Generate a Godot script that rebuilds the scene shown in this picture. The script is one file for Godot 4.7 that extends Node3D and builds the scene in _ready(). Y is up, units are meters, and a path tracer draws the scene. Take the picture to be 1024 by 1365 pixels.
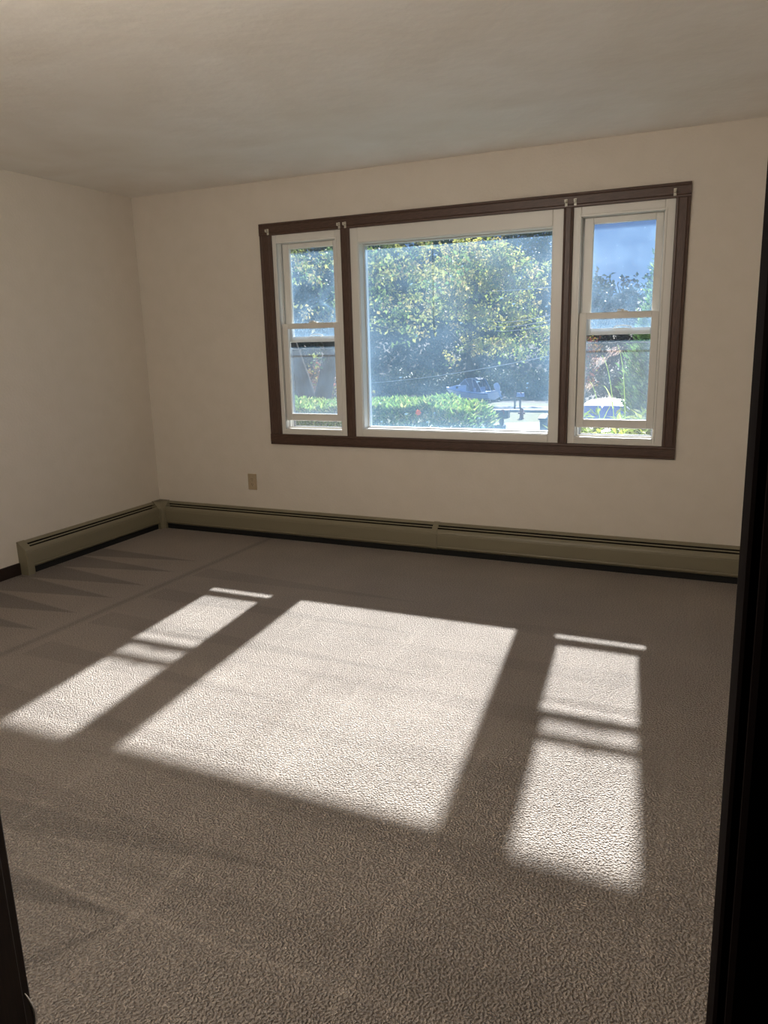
extends Node3D
# An empty carpeted room seen from its doorway: a three-part window in the far wall lets in low autumn sun.
# Axes: x runs right along the window wall from the left corner, y up from the carpet, z from the window wall into the room (outdoors is z < 0).

const H := 2.44
var rng := RandomNumberGenerator.new()
var M := {}
const NTH := ["first", "second", "third", "fourth", "fifth", "sixth", "seventh", "eighth", "ninth", "tenth", "eleventh", "twelfth", "thirteenth"]


func _ready() -> void:
	rng.seed = 71
	# ---------- camera, sky, sun, exposure ----------
	var cam := Camera3D.new()
	cam.name = "camera"
	cam.fov = 68.8735
	cam.near = 0.03
	cam.far = 600.0
	cam.transform = Transform3D(Basis.from_euler(Vector3(deg_to_rad(-13.0953), deg_to_rad(24.4117), deg_to_rad(-1.4701)), EULER_ORDER_YXZ), Vector3(3.9998, 1.4069, 4.5326))
	add_child(cam)
	cam.current = true
	var sky_mat := ProceduralSkyMaterial.new()
	sky_mat.sky_top_color = Color(0.24, 0.44, 0.80)
	sky_mat.sky_horizon_color = Color(0.60, 0.76, 0.95)
	sky_mat.sky_curve = 0.12
	sky_mat.sky_energy_multiplier = 0.78
	sky_mat.ground_bottom_color = Color(0.20, 0.19, 0.16)
	sky_mat.ground_horizon_color = Color(0.45, 0.48, 0.50)
	sky_mat.sun_angle_max = 8.0
	sky_mat.sun_curve = 0.1
	var sky := Sky.new()
	sky.sky_material = sky_mat
	var env := Environment.new()
	env.background_mode = Environment.BG_SKY
	env.sky = sky
	env.tonemap_mode = Environment.TONE_MAPPER_LINEAR
	env.tonemap_exposure = 1.42
	env.sdfgi_enabled = true
	env.ssao_enabled = true
	env.ssil_enabled = true
	var we := WorldEnvironment.new()
	we.name = "world"
	we.environment = env
	add_child(we)
	var sun := DirectionalLight3D.new()
	sun.name = "sun"
	sun.light_color = Color(0.965, 0.985, 1.0)
	sun.light_energy = 4.3
	sun.light_angular_distance = 1.1
	sun.shadow_enabled = true
	add_child(sun)
	sun.look_at_from_position(Vector3.ZERO, Vector3(0.1, -1.0 / 1.42, 1.0))
	materials()
	room_shell()
	windows()
	heaters()
	small_things()
	added_fill_lamp()
	doorway()
	outdoors()


# ---------------------------------------------------------------- helpers
func new_st() -> SurfaceTool:
	var st := SurfaceTool.new()
	st.begin(Mesh.PRIMITIVE_TRIANGLES)
	return st


func obj(called: String, st: SurfaceTool, m: Material, parent: Node = null) -> MeshInstance3D:
	var o := MeshInstance3D.new()
	o.mesh = st.commit()
	o.material_override = m
	return put(o, called, parent)


func put(o: Node3D, called: String, parent: Node = null):
	var p: Node = parent if parent else self
	o.name = numbered(called, p)
	p.add_child(o, true)
	return o


func numbered(called: String, p: Node) -> String:
	if not p.has_node(NodePath(called)):
		return called
	var n := 1
	while p.has_node(NodePath("%s_%03d" % [called, n])):
		n += 1
	return "%s_%03d" % [called, n]


func thing(called: String, label: String, category: String, at := Vector3.ZERO, turn := 0.0, group := "") -> Node3D:
	var o := Node3D.new()
	put(o, called)
	o.position = at
	o.rotation.y = turn
	tag(o, label, category, group)
	return o


func tag(o: Node, label: String, category: String, group := "", kind := "") -> void:
	o.set_meta("label", label)
	o.set_meta("category", category)
	if group:
		o.set_meta("group", group)
	if kind:
		o.set_meta("kind", kind)


func tri(st: SurfaceTool, a: Vector3, b: Vector3, c: Vector3, n: Vector3) -> void:
	if (b - a).cross(c - a).dot(n) > 0.0:
		var t := b
		b = c
		c = t
	for v in [a, b, c]:
		st.set_normal(n)
		st.add_vertex(v)


func quad(st: SurfaceTool, a: Vector3, b: Vector3, c: Vector3, d: Vector3, n: Vector3) -> void:
	tri(st, a, b, c, n)
	tri(st, a, c, d, n)


# A box from lo to hi with chamfered edges.
func bx(st: SurfaceTool, lo: Vector3, hi: Vector3, e := 0.0) -> void:
	var c := (lo + hi) / 2.0
	var h := (hi - lo) / 2.0
	e = minf(e, 0.45 * minf(h.x, minf(h.y, h.z)))
	for ax in 3:
		var b := (ax + 1) % 3
		var d := (ax + 2) % 3
		for s in [-1.0, 1.0]:
			var p := []
			for k in [[-1, -1], [1, -1], [1, 1], [-1, 1]]:
				var v := Vector3.ZERO
				v[ax] = s * h[ax]
				v[b] = k[0] * (h[b] - e)
				v[d] = k[1] * (h[d] - e)
				p.append(c + v)
			var n := Vector3.ZERO
			n[ax] = s
			quad(st, p[0], p[1], p[2], p[3], n)
		if e <= 0.0:
			continue
		for sb in [-1.0, 1.0]:
			for sd in [-1.0, 1.0]:
				var p := []
				for k in [[-1, 0], [1, 0], [1, 1], [-1, 1]]:
					var v := Vector3.ZERO
					v[ax] = k[0] * (h[ax] - e)
					v[b] = sb * (h[b] - (e if k[1] else 0.0))
					v[d] = sd * (h[d] - (0.0 if k[1] else e))
					p.append(c + v)
				var n := Vector3.ZERO
				n[b] = sb
				n[d] = sd
				quad(st, p[0], p[1], p[2], p[3], n.normalized())
	if e > 0.0:
		for sx in [-1.0, 1.0]:
			for sy in [-1.0, 1.0]:
				for sz in [-1.0, 1.0]:
					var s := Vector3(sx, sy, sz)
					tri(st, c + s * (h - Vector3(0, e, e)), c + s * (h - Vector3(e, 0, e)), c + s * (h - Vector3(e, e, 0)), s.normalized())


func box(called: String, lo: Vector3, hi: Vector3, e: float, m: Material, parent: Node = null) -> MeshInstance3D:
	var st := new_st()
	bx(st, lo, hi, e)
	return obj(called, st, m, parent)


# A closed outline (px along u, py along v) pushed along w from 0 to length, with caps.
func prism(st: SurfaceTool, o: Vector3, u: Vector3, v: Vector3, w: Vector3, length: float, pts: Array) -> void:
	var area := 0.0
	for i in pts.size():
		var a: Vector2 = pts[i]
		var b: Vector2 = pts[(i + 1) % pts.size()]
		area += a.cross(b)
	for i in pts.size():
		var a: Vector2 = pts[i]
		var b: Vector2 = pts[(i + 1) % pts.size()]
		var n2 := Vector2((b - a).y, -(b - a).x).normalized() * signf(area)
		var n := u * n2.x + v * n2.y
		var p := o + u * a.x + v * a.y
		var q := o + u * b.x + v * b.y
		quad(st, p, q, q + w * length, p + w * length, n)
	var idx := Geometry2D.triangulate_polygon(PackedVector2Array(pts))
	for s in [0.0, 1.0]:
		for i in range(0, idx.size(), 3):
			var t := []
			for k in 3:
				var a: Vector2 = pts[idx[i + k]]
				t.append(o + u * a.x + v * a.y + w * length * s)
			tri(st, t[0], t[1], t[2], w * (2.0 * s - 1.0))


func tube(st: SurfaceTool, path: Array, radii: Array, sides := 8, cap := true) -> void:
	var rings := []
	var side := Vector3.ZERO
	for i in path.size():
		var d: Vector3 = (path[mini(i + 1, path.size() - 1)] - path[maxi(i - 1, 0)]).normalized()
		if side == Vector3.ZERO:
			side = d.cross(Vector3.UP if absf(d.y) < 0.9 else Vector3.RIGHT).normalized()
		side = (side - d * side.dot(d)).normalized()
		var up := d.cross(side)
		var ring := []
		for k in sides:
			var a := TAU * k / sides
			var n := side * cos(a) + up * sin(a)
			ring.append([path[i] + n * radii[i], n])
		rings.append(ring)
	for i in path.size() - 1:
		for k in sides:
			var a = rings[i][k]
			var b = rings[i][(k + 1) % sides]
			var c = rings[i + 1][(k + 1) % sides]
			var d = rings[i + 1][k]
			smooth_tri(st, a, b, c)
			smooth_tri(st, a, c, d)
	if cap:
		for e in [0, path.size() - 1]:
			var n: Vector3 = (path[0] - path[1]).normalized() if e == 0 else (path[e] - path[e - 1]).normalized()
			for k in sides - 2:
				tri(st, rings[e][0][0], rings[e][k + 1][0], rings[e][k + 2][0], n)


func smooth_tri(st: SurfaceTool, a: Array, b: Array, c: Array) -> void:
	var n: Vector3 = a[1] + b[1] + c[1]
	if (b[0] - a[0]).cross(c[0] - a[0]).dot(n) > 0.0:
		var t := b
		b = c
		c = t
	for v in [a, b, c]:
		st.set_normal(v[1])
		st.add_vertex(v[0])


# A skin over rings of equally many points; smoothed normals are made by the SurfaceTool.
func loft(st: SurfaceTool, rings: Array, close := true, caps := true) -> void:
	var n: int = rings[0].size()
	var mid := Vector3.ZERO
	for r in rings:
		for p in r:
			mid += p / float(n * rings.size())
	for i in rings.size() - 1:
		var c := Vector3.ZERO
		for k in n:
			c += (rings[i][k] + rings[i + 1][k]) / (2.0 * n)
		for k in (n if close else n - 1):
			var a: Vector3 = rings[i][k]
			var b: Vector3 = rings[i][(k + 1) % n]
			var d: Vector3 = rings[i + 1][(k + 1) % n]
			var e: Vector3 = rings[i + 1][k]
			for t in [[a, b, d], [a, d, e]]:
				var nn: Vector3 = (t[1] - t[0]).cross(t[2] - t[0])
				if nn.length() < 1e-9:
					continue
				nn = nn.normalized()
				if nn.dot((t[0] + t[1] + t[2]) / 3.0 - c) < 0.0:
					nn = -nn
				tri(st, t[0], t[1], t[2], nn)
	if caps:
		for e in [0, rings.size() - 1]:
			var c := Vector3.ZERO
			for p in rings[e]:
				c += p / float(n)
			var out := (c - mid).normalized()
			for k in n:
				tri(st, c, rings[e][k], rings[e][(k + 1) % n], out)


func mat(c: Color, rough := 0.6, metal := 0.0) -> StandardMaterial3D:
	var m := StandardMaterial3D.new()
	m.albedo_color = c
	m.roughness = rough
	m.metallic = metal
	return m


func noise_tex(freq: float, seed_: int, size := 512, octaves := 3, lo := Color.BLACK, hi := Color.WHITE, kind := FastNoiseLite.TYPE_SIMPLEX) -> NoiseTexture2D:
	var n := FastNoiseLite.new()
	n.noise_type = kind
	n.frequency = freq
	n.seed = seed_
	n.fractal_octaves = octaves
	var t := NoiseTexture2D.new()
	t.width = size
	t.height = size
	t.seamless = true
	t.noise = n
	var g := Gradient.new()
	g.set_color(0, lo)
	g.set_color(1, hi)
	t.color_ramp = g
	return t


func triplanar(m: StandardMaterial3D, scale: Vector3, world := true) -> StandardMaterial3D:
	m.uv1_triplanar = true
	m.uv1_world_triplanar = world
	m.uv1_scale = scale
	return m


func materials() -> void:
	M.wall = triplanar(mat(Color(0.86, 0.825, 0.775), 0.75), Vector3.ONE * 1.6)
	M.wall.heightmap_enabled = true
	M.wall.heightmap_texture = noise_tex(0.05, 3, 512, 4)
	M.wall.heightmap_scale = 0.06
	M.wall.albedo_texture = noise_tex(0.006, 8, 512, 3, Color(0.985, 0.985, 0.98), Color.WHITE)
	M.ceiling = triplanar(mat(Color(0.965, 0.945, 0.915), 0.85), Vector3.ONE * 0.7)
	M.ceiling.heightmap_enabled = true
	M.ceiling.heightmap_texture = noise_tex(0.012, 5, 1024, 5)
	M.ceiling.heightmap_scale = 0.12
	M.ceiling.albedo_texture = noise_tex(0.004, 12, 512, 3, Color(0.965, 0.955, 0.94), Color.WHITE)
	# Stained wood: the grain runs along the boards.
	var grain := noise_tex(0.02, 21, 512, 4, Color(0.62, 0.58, 0.55), Color(1, 1, 1))
	for k in [["wood_h", Vector3(1.2, 26, 26)], ["wood_v", Vector3(26, 1.2, 26)]]:
		var w := triplanar(mat(Color(0.39, 0.295, 0.25), 0.42), k[1])
		w.albedo_texture = grain
		w.heightmap_enabled = true
		w.heightmap_texture = grain
		w.heightmap_scale = 0.03
		M[k[0]] = w
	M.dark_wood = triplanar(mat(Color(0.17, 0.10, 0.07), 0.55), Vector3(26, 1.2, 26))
	M.dark_wood.albedo_texture = grain
	M.vinyl = mat(Color(0.88, 0.87, 0.84), 0.35)
	M.vinyl_track = mat(Color(0.80, 0.80, 0.79), 0.4)
	M.glass = mat(Color(1, 1, 1, 0.02), 0.0)
	M.glass.metallic_specular = 0.2
	M.glass.transparency = BaseMaterial3D.TRANSPARENCY_ALPHA
	M.metal = mat(Color(0.82, 0.82, 0.80), 0.25, 1.0)
	M.clear_plastic = mat(Color(0.80, 0.78, 0.72), 0.3)
	M.screen_frame = mat(Color(0.55, 0.56, 0.57), 0.5)
	M.screen = mat(Color(0.62, 0.64, 0.66, 0.11), 0.7)
	M.screen.transparency = BaseMaterial3D.TRANSPARENCY_ALPHA
	M.screen.backlight_enabled = true
	M.screen.backlight = Color(0.7, 0.7, 0.7)
	M.heater = mat(Color(0.50, 0.47, 0.385), 0.42)
	M.heater_shade = mat(Color(0.04, 0.035, 0.03), 0.8)  # inside of the heaters, with its shade put into the colour
	M.plate = mat(Color(0.70, 0.63, 0.52), 0.4)
	M.slot = mat(Color(0.10, 0.08, 0.06), 0.6)
	# Carpet: twisted pile as relief, vacuum marks as nap.
	var c := mat(Color(0.895, 0.84, 0.79), 0.95)
	c.albedo_texture = noise_tex(0.055, 31, 1024, 2, Color(0.74, 0.72, 0.695), Color(1, 1, 1))  # same noise as the relief: shade of the pile hollows in the colour
	c.heightmap_enabled = true
	c.heightmap_texture = noise_tex(0.055, 31, 1024, 2)
	c.heightmap_scale = 3.2
	c.rim_enabled = true
	c.rim = 0.25
	c.rim_tint = 0.5
	c.detail_enabled = true
	c.detail_blend_mode = BaseMaterial3D.BLEND_MODE_MUL
	c.detail_uv_layer = BaseMaterial3D.DETAIL_UV_2
	c.detail_albedo = nap_texture()
	M.carpet = c


# How the pile lies: wedges left by a vacuum cleaner, each brushed the other way.
func nap_texture() -> ImageTexture:
	var w := 700
	var h := 586
	var im := Image.create(w, h, false, Image.FORMAT_RGB8)
	var n := FastNoiseLite.new()
	n.seed = 5
	n.frequency = 0.011
	n.fractal_octaves = 3
	# wedges: [tip x, tip z, base x, base z near, base z far, shade]
	var wedges := []
	for k in [[0.89, 0.72, 0.70, 0.86], [0.91, 0.96, 0.90, 1.12], [0.92, 1.24, 1.12, 1.36], [0.90, 1.48, 1.37, 1.62], [0.88, 1.74, 1.63, 1.88], [0.88, 1.99, 1.90, 2.14], [0.86, 2.24, 2.18, 2.40]]:
		wedges.append([k[0], k[1], 0.0, k[2] - 0.02, k[3] + 0.02, 0.83])
	for k in 6:
		var z := 0.85 + 0.42 * k
		wedges.append([2.6 + 0.2 * (k % 3), z + 0.1, 1.1, z - 0.03, z + 0.14, 0.935])
		wedges.append([1.9 + 0.15 * (k % 2), z + 0.25, 3.7, z + 0.19, z + 0.34, 0.955])
	wedges.append([2.72, 3.345, 2.1, 3.31, 3.46, 0.84])
	wedges.append([3.0, 3.04, 1.9, 3.10, 3.25, 0.88])
	wedges.append([2.72, 3.36, 2.5, 3.62, 3.80, 0.88])
	for j in h:
		for i in w:
			var x := 4.9 * i / w
			var z := 4.1 * j / h
			var s := 0.965 + 0.05 * n.get_noise_2d(i, j)
			for k in wedges:
				var t: float = (x - k[2]) / (k[0] - k[2])
				if t < -0.02 or t > 1.0:
					continue
				var a := lerpf(k[3], k[1], t)
				var b := lerpf(k[4], k[1], t)
				var edge := clampf(minf(z - a, b - z) / 0.014 + 0.5, 0.0, 1.0)
				s *= lerpf(1.0, k[5], edge)  # nap shading of the brushed pile put into the colour
			# the seam where the strokes along the left wall end
			var seam := 1.03 - 0.03 * (z - 0.6)
			s *= 1.0 - 0.13 * exp(-pow((x - seam) / 0.025, 2.0)) * clampf((2.5 - z) * 4.0, 0.0, 1.0)
			im.set_pixel(i, j, Color(s, s, s))
	return ImageTexture.create_from_image(im)


# ---------------------------------------------------------------- the room
func room_shell() -> void:
	var st := new_st()
	var lo := Vector2(-0.15, -0.16)
	var hi := Vector2(5.3, 6.7)
	var corner := func(x: float, z: float):
		st.set_normal(Vector3.UP)
		st.set_uv(Vector2(x, z) / 0.6)
		st.set_uv2(Vector2(x / 4.9, z / 4.1))
		st.add_vertex(Vector3(x, 0, z))
	for q in [[lo.x, lo.y], [hi.x, lo.y], [hi.x, hi.y], [lo.x, lo.y], [hi.x, hi.y], [lo.x, hi.y]]:
		corner.call(q[0], q[1])
	quad(st, Vector3(lo.x, -0.2, lo.y), Vector3(hi.x, -0.2, lo.y), Vector3(hi.x, -0.2, hi.y), Vector3(lo.x, -0.2, hi.y), Vector3.DOWN)
	quad(st, Vector3(lo.x, 0, lo.y), Vector3(hi.x, 0, lo.y), Vector3(hi.x, -0.2, lo.y), Vector3(lo.x, -0.2, lo.y), Vector3.FORWARD)
	quad(st, Vector3(lo.x, 0, lo.y), Vector3(lo.x, 0, hi.y), Vector3(lo.x, -0.2, hi.y), Vector3(lo.x, -0.2, lo.y), Vector3.LEFT)
	tag(obj("floor", st, M.carpet), "beige twist-pile carpet with vacuum marks and window-shaped patches of sun", "carpet", "", "structure")
	tag(box("ceiling", Vector3(-0.15, H, -0.16), Vector3(5.3, H + 0.2, 6.7), 0.0, M.ceiling), "off-white ceiling with faint swirled plaster", "ceiling", "", "structure")
	tag(box("wall_left", Vector3(-0.15, 0, -0.16), Vector3(0, H, 4.12), 0.0, M.wall), "plain cream wall on the left above the short heater", "wall", "", "structure")
	st = new_st()
	bx(st, Vector3(0, 0, -0.16), Vector3(1.145, H, 0))
	bx(st, Vector3(3.715, 0, -0.16), Vector3(5.3, H, 0))
	bx(st, Vector3(1.145, 0, -0.16), Vector3(3.715, 0.75, 0))
	bx(st, Vector3(1.145, 2.108, -0.16), Vector3(3.715, H, 0))
	tag(obj("wall_window", st, M.wall), "cream wall around the three-part window", "wall", "", "structure")
	tag(box("wall_right", Vector3(4.84, 0, 0), Vector3(5.0, H, 4.0), 0.0, M.wall), "cream wall on the right, past the door frame", "wall", "", "structure")
	st = new_st()
	bx(st, Vector3(0, 0, 4.0), Vector3(3.21, H, 4.12))
	bx(st, Vector3(4.056, 0, 4.0), Vector3(5.3, H, 4.12))
	bx(st, Vector3(3.21, 2.072, 4.0), Vector3(4.056, H, 4.12))
	tag(obj("wall_back", st, M.wall), "cream wall that holds the doorway", "wall", "", "structure")
	st = new_st()
	bx(st, Vector3(2.3, 0, 4.12), Vector3(2.42, H, 6.7))
	bx(st, Vector3(5.18, 0, 4.12), Vector3(5.3, H, 6.7))
	bx(st, Vector3(2.42, 0, 6.58), Vector3(5.18, H, 6.7))
	tag(obj("wall_hall", st, M.wall), "cream walls of the dim hall outside the doorway", "wall", "", "structure")
	tag(box("baseboard_left", Vector3(0, 0, 1.345), Vector3(0.013, 0.078, 4.0), 0.003, M.dark_wood), "dark brown baseboard along the left wall beside the heater end", "baseboard", "", "structure")
	tag(box("trim_2", Vector3(-1.2, 2.48, -0.80), Vector3(6.0, 2.64, -0.16), 0.01, mat(Color(0.85, 0.84, 0.82), 0.6)), "white eave over the window outside", "eave", "", "structure")


func frame(st: SurfaceTool, x0: float, x1: float, y0: float, y1: float, z0: float, z1: float, wl: float, wr: float, wb: float, wt: float, e := 0.002) -> void:
	bx(st, Vector3(x0, y0, z0), Vector3(x0 + wl, y1, z1), e)
	bx(st, Vector3(x1 - wr, y0, z0), Vector3(x1, y1, z1), e)
	bx(st, Vector3(x0 + wl, y0, z0), Vector3(x1 - wr, y0 + wb, z1), e)
	bx(st, Vector3(x0 + wl, y1 - wt, z0), Vector3(x1 - wr, y1, z1), e)


# One casing board: a flat face with rounded edges and a bead along the outer edge.
func casing(called: String, a: Vector2, b: Vector2, across: bool, outer: float, parent: Node) -> void:
	var st := new_st()
	var w := (b.y - a.y) if across else (b.x - a.x)
	var prof := [Vector2(0, 0), Vector2(0, 0.013), Vector2(0.003, 0.017), Vector2(w * 0.16, 0.018), Vector2(w * 0.20, 0.0155), Vector2(w * 0.24, 0.018), Vector2(w * 0.76, 0.018), Vector2(w * 0.80, 0.0155), Vector2(w * 0.84, 0.018), Vector2(w - 0.003, 0.017), Vector2(w, 0.013), Vector2(w, 0)]
	if across:
		prism(st, Vector3(a.x, a.y, 0), Vector3.UP, Vector3.BACK, Vector3.RIGHT, b.x - a.x, prof)
	else:
		prism(st, Vector3(a.x, a.y, 0), Vector3.RIGHT, Vector3.BACK, Vector3.UP, b.y - a.y, prof)
	obj(called, st, M.wood_h if across else M.wood_v, parent)


func pane(called: String, x0: float, x1: float, y0: float, y1: float, z: float, film: Material, parent: Node) -> void:
	box(called, Vector3(x0, y0, z - 0.002), Vector3(x1, y1, z + 0.002), 0.0, M.glass, parent)
	var st := new_st()
	var p := [Vector3(x0, y0, z - 0.004), Vector3(x1, y0, z - 0.004), Vector3(x1, y1, z - 0.004), Vector3(x0, y1, z - 0.004)]
	for k in [0, 2, 1, 0, 3, 2]:
		st.set_normal(Vector3.BACK)
		st.set_uv(Vector2((p[k].x - x0) / (x1 - x0), 1.0 - (p[k].y - y0) / (y1 - y0)))
		st.add_vertex(p[k])
	var d := obj("dusty_haze_film", st, film, parent)
	d.set_meta("kind", "stuff")


# Dried dust and wiping streaks on a pane, with glare haze put into its colour, thicker towards the edges.
func dusty_haze_mat(seed_: int, base: float, streaks: int) -> StandardMaterial3D:
	var w := 256
	var h := 256
	var im := Image.create(w, h, false, Image.FORMAT_RGBA8)
	var n := FastNoiseLite.new()
	n.seed = seed_
	n.frequency = 0.012
	n.fractal_octaves = 4
	var f := FastNoiseLite.new()
	f.seed = seed_ + 9
	f.frequency = 0.25
	for j in h:
		for i in w:
			var edge := minf(minf(i, w - i), minf(j, h - j)) / w
			var a := base * (1.0 + 0.55 * n.get_noise_2d(i * 0.7, j) + 0.16 * f.get_noise_2d(i, j) + 0.7 * exp(-edge / 0.035))
			# arcs left by a cloth
			for k in streaks:
				var r := Vector2(i - w * (0.5 + 0.07 * k), j - h * (1.05 + 0.1 * k)).length() / h
				var q := absf(r - 0.48 - 0.07 * k) / 0.014
				a += base * 0.6 * exp(-q * q) * (0.5 + 0.5 * f.get_noise_2d(i * 0.2, j * 0.2 + 40 * k))
			im.set_pixel(i, j, Color(1, 1, 1, clampf(a, 0.0, 1.0)))
	var r2 := RandomNumberGenerator.new()
	r2.seed = seed_
	for k in 26:
		var c := Vector2i(r2.randi_range(4, w - 8), r2.randi_range(4, h - 5))
		for q in r2.randi_range(2, 5):
			im.set_pixel(c.x + q, c.y, Color(1, 1, 1, minf(1.0, base * 3.2)))
			im.set_pixel(c.x + q / 2, c.y + 1, Color(1, 1, 1, minf(1.0, base * 2.2)))
	var m := mat(Color(0.68, 0.84, 0.97), 0.9)  # bluish: the veiling glare is put into the colour
	m.albedo_texture = ImageTexture.create_from_image(im)
	m.texture_repeat = false
	m.transparency = BaseMaterial3D.TRANSPARENCY_ALPHA
	m.backlight_enabled = true
	m.backlight = Color(1, 1, 1)
	return m


func windows() -> void:
	var t := Node3D.new()
	put(t, "trim_1")
	tag(t, "dark brown stained wood casing around all three windows", "window casing", "", "structure")
	casing("casing_board", Vector2(1.078, 2.095), Vector2(3.777, 2.172), true, 1, t)
	casing("casing_board", Vector2(1.078, 0.690), Vector2(3.777, 0.7636), true, -1, t)
	casing("casing_board", Vector2(1.078, 0.7636), Vector2(1.168, 2.095), false, -1, t)
	casing("casing_board", Vector2(3.703, 0.7636), Vector2(3.777, 2.095), false, 1, t)
	casing("mullion", Vector2(1.690, 0.7636), Vector2(1.752, 2.095), false, 0, t)
	casing("mullion", Vector2(3.111, 0.7636), Vector2(3.165, 2.095), false, 0, t)
	# posts between the three window units, inside the wall
	var st := new_st()
	bx(st, Vector3(1.69, 0.75, -0.16), Vector3(1.742, 2.108, -0.001))
	bx(st, Vector3(3.112, 0.75, -0.16), Vector3(3.158, 2.108, -0.001))
	obj("post", st, M.vinyl, t)
	# the fixed picture window
	var w := Node3D.new()
	put(w, "window_2")
	tag(w, "large square fixed middle window with a white frame and hazy glass", "window", "", "structure")
	st = new_st()
	frame(st, 1.742, 3.112, 0.752, 2.106, -0.13, -0.0005, 0.063, 0.064, 0.060, 0.100, 0.004)
	frame(st, 1.805, 3.048, 0.812, 2.006, -0.125, -0.012, 0.004, 0.004, 0.004, 0.004, 0.001)
	obj("frame", st, M.vinyl, w)
	st = new_st()
	frame(st, 1.8085, 3.0445, 0.8155, 2.0025, -0.124, -0.070, 0.008, 0.008, 0.007, 0.008, 0.002)
	obj("glazing_bead", st, M.vinyl_track, w)
	pane("pane", 1.812, 3.041, 0.819, 1.999, -0.078, dusty_haze_mat(41, 0.145, 0), w)
	double_hung("window_1", "narrow double-hung left window, tree trunks behind its lower glass", 1.152, 1.690, 1.198, 1.644, -1.0, 43)
	double_hung("window_3", "narrow double-hung right window, sky in its upper glass", 3.158, 3.708, 3.207, 3.651, 1.0, 47)


func double_hung(called: String, label: String, x0: float, x1: float, i0: float, i1: float, side: float, seed_: int) -> void:
	var w := Node3D.new()
	put(w, called)
	tag(w, label, "window", "", "structure")
	var yb := 0.799
	var yt := 2.043
	var st := new_st()
	frame(st, x0, x1, 0.752, 2.106, -0.13, -0.0005, i0 - x0, x1 - i1, yb - 0.752, 2.106 - yt, 0.003)
	# a raised lip round the opening, and the ribs of the sash tracks up both jambs
	frame(st, i0 - 0.012, i1 + 0.012, yb - 0.012, yt + 0.012, -0.012, 0.003, 0.012, 0.012, 0.012, 0.012, 0.002)
	obj("frame", st, M.vinyl, w)
	st = new_st()
	for x in [[i0, i0 + 0.008], [i1 - 0.008, i1]]:
		for z in [-0.052, -0.092]:
			bx(st, Vector3(x[0], yb, z - 0.003), Vector3(x[1], yt, z + 0.003), 0.001)
	obj("track", st, M.vinyl_track, w)
	# a sloping sill with a groove for the screen
	st = new_st()
	prism(st, Vector3(i0, yb, 0), Vector3.FORWARD, Vector3.UP, Vector3.RIGHT, i1 - i0, [Vector2(0.004, 0), Vector2(0.004, 0.004), Vector2(0.045, 0.003), Vector2(0.048, 0.012), Vector2(0.053, 0.012), Vector2(0.056, 0.002), Vector2(0.098, 0.0), Vector2(0.13, -0.004), Vector2(0.13, -0.01), Vector2(0.004, -0.01)])
	obj("sill", st, M.vinyl, w)
	# lower sash, pushed up a hand's width of its gap
	var s0 := i0 + 0.002
	var s1 := i1 - 0.002
	st = new_st()
	frame(st, s0, s1, 0.858, 1.520, -0.046, -0.018, 0.043, 0.041, 0.049, 0.036, 0.003)
	var low := obj("lower_sash", st, M.vinyl, w)
	var d1 := dusty_haze_mat(seed_, 0.085, 0)
	pane("pane", s0 + 0.040, s1 - 0.038, 0.904, 1.487, -0.034, d1, low)
	st = new_st()
	var c := (s0 + s1) / 2.0 + 0.02
	bx(st, Vector3(c - 0.03, 1.520, -0.044), Vector3(c + 0.03, 1.526, -0.020), 0.002)
	tube(st, [Vector3(c, 1.524, -0.032), Vector3(c, 1.535, -0.032)], [0.011, 0.009], 12)
	bx(st, Vector3(c - 0.03, 1.529, -0.038), Vector3(c + 0.006, 1.535, -0.026), 0.002)
	obj("sash_lock", st, M.vinyl, low)
	# upper sash in the outer track
	st = new_st()
	var u0 := i0 + 0.009
	var u1 := i1 - 0.009
	frame(st, u0, u1, 1.394, 2.041, -0.088, -0.058, 0.052, 0.040, 0.038, 0.034, 0.003)
	var up := obj("upper_sash", st, M.vinyl, w)
	pane("pane", u0 + 0.049, u1 - 0.037, 1.429, 2.010, -0.074, dusty_haze_mat(seed_ + 1, 0.15, 3), up)
	# finger lip bowed up in the middle of the meeting rail
	st = new_st()
	var pts := []
	for k in 13:
		var a := k / 12.0
		pts.append(Vector3(lerpf(c - 0.05, c + 0.05, a), 1.433 + 0.012 * pow(sin(PI * a), 0.6), -0.062))
	var rr := []
	for k in 13:
		rr.append(0.004)
	tube(st, pts, rr, 6)
	obj("finger_lip", st, M.vinyl, up)
	# half screen outside
	st = new_st()
	frame(st, i0 + 0.004, i1 - 0.004, yb + 0.001, 1.352, -0.110, -0.101, 0.016, 0.016, 0.012, 0.008, 0.002)
	var sc := obj("insect_screen", st, M.screen_frame, w)
	st = new_st()
	quad(st, Vector3(i0 + 0.018, yb + 0.01, -0.106), Vector3(i1 - 0.018, yb + 0.01, -0.106), Vector3(i1 - 0.018, 1.345, -0.106), Vector3(i0 + 0.018, 1.345, -0.106), Vector3.BACK)
	obj("mesh_sheet", st, M.screen, sc)


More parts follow.
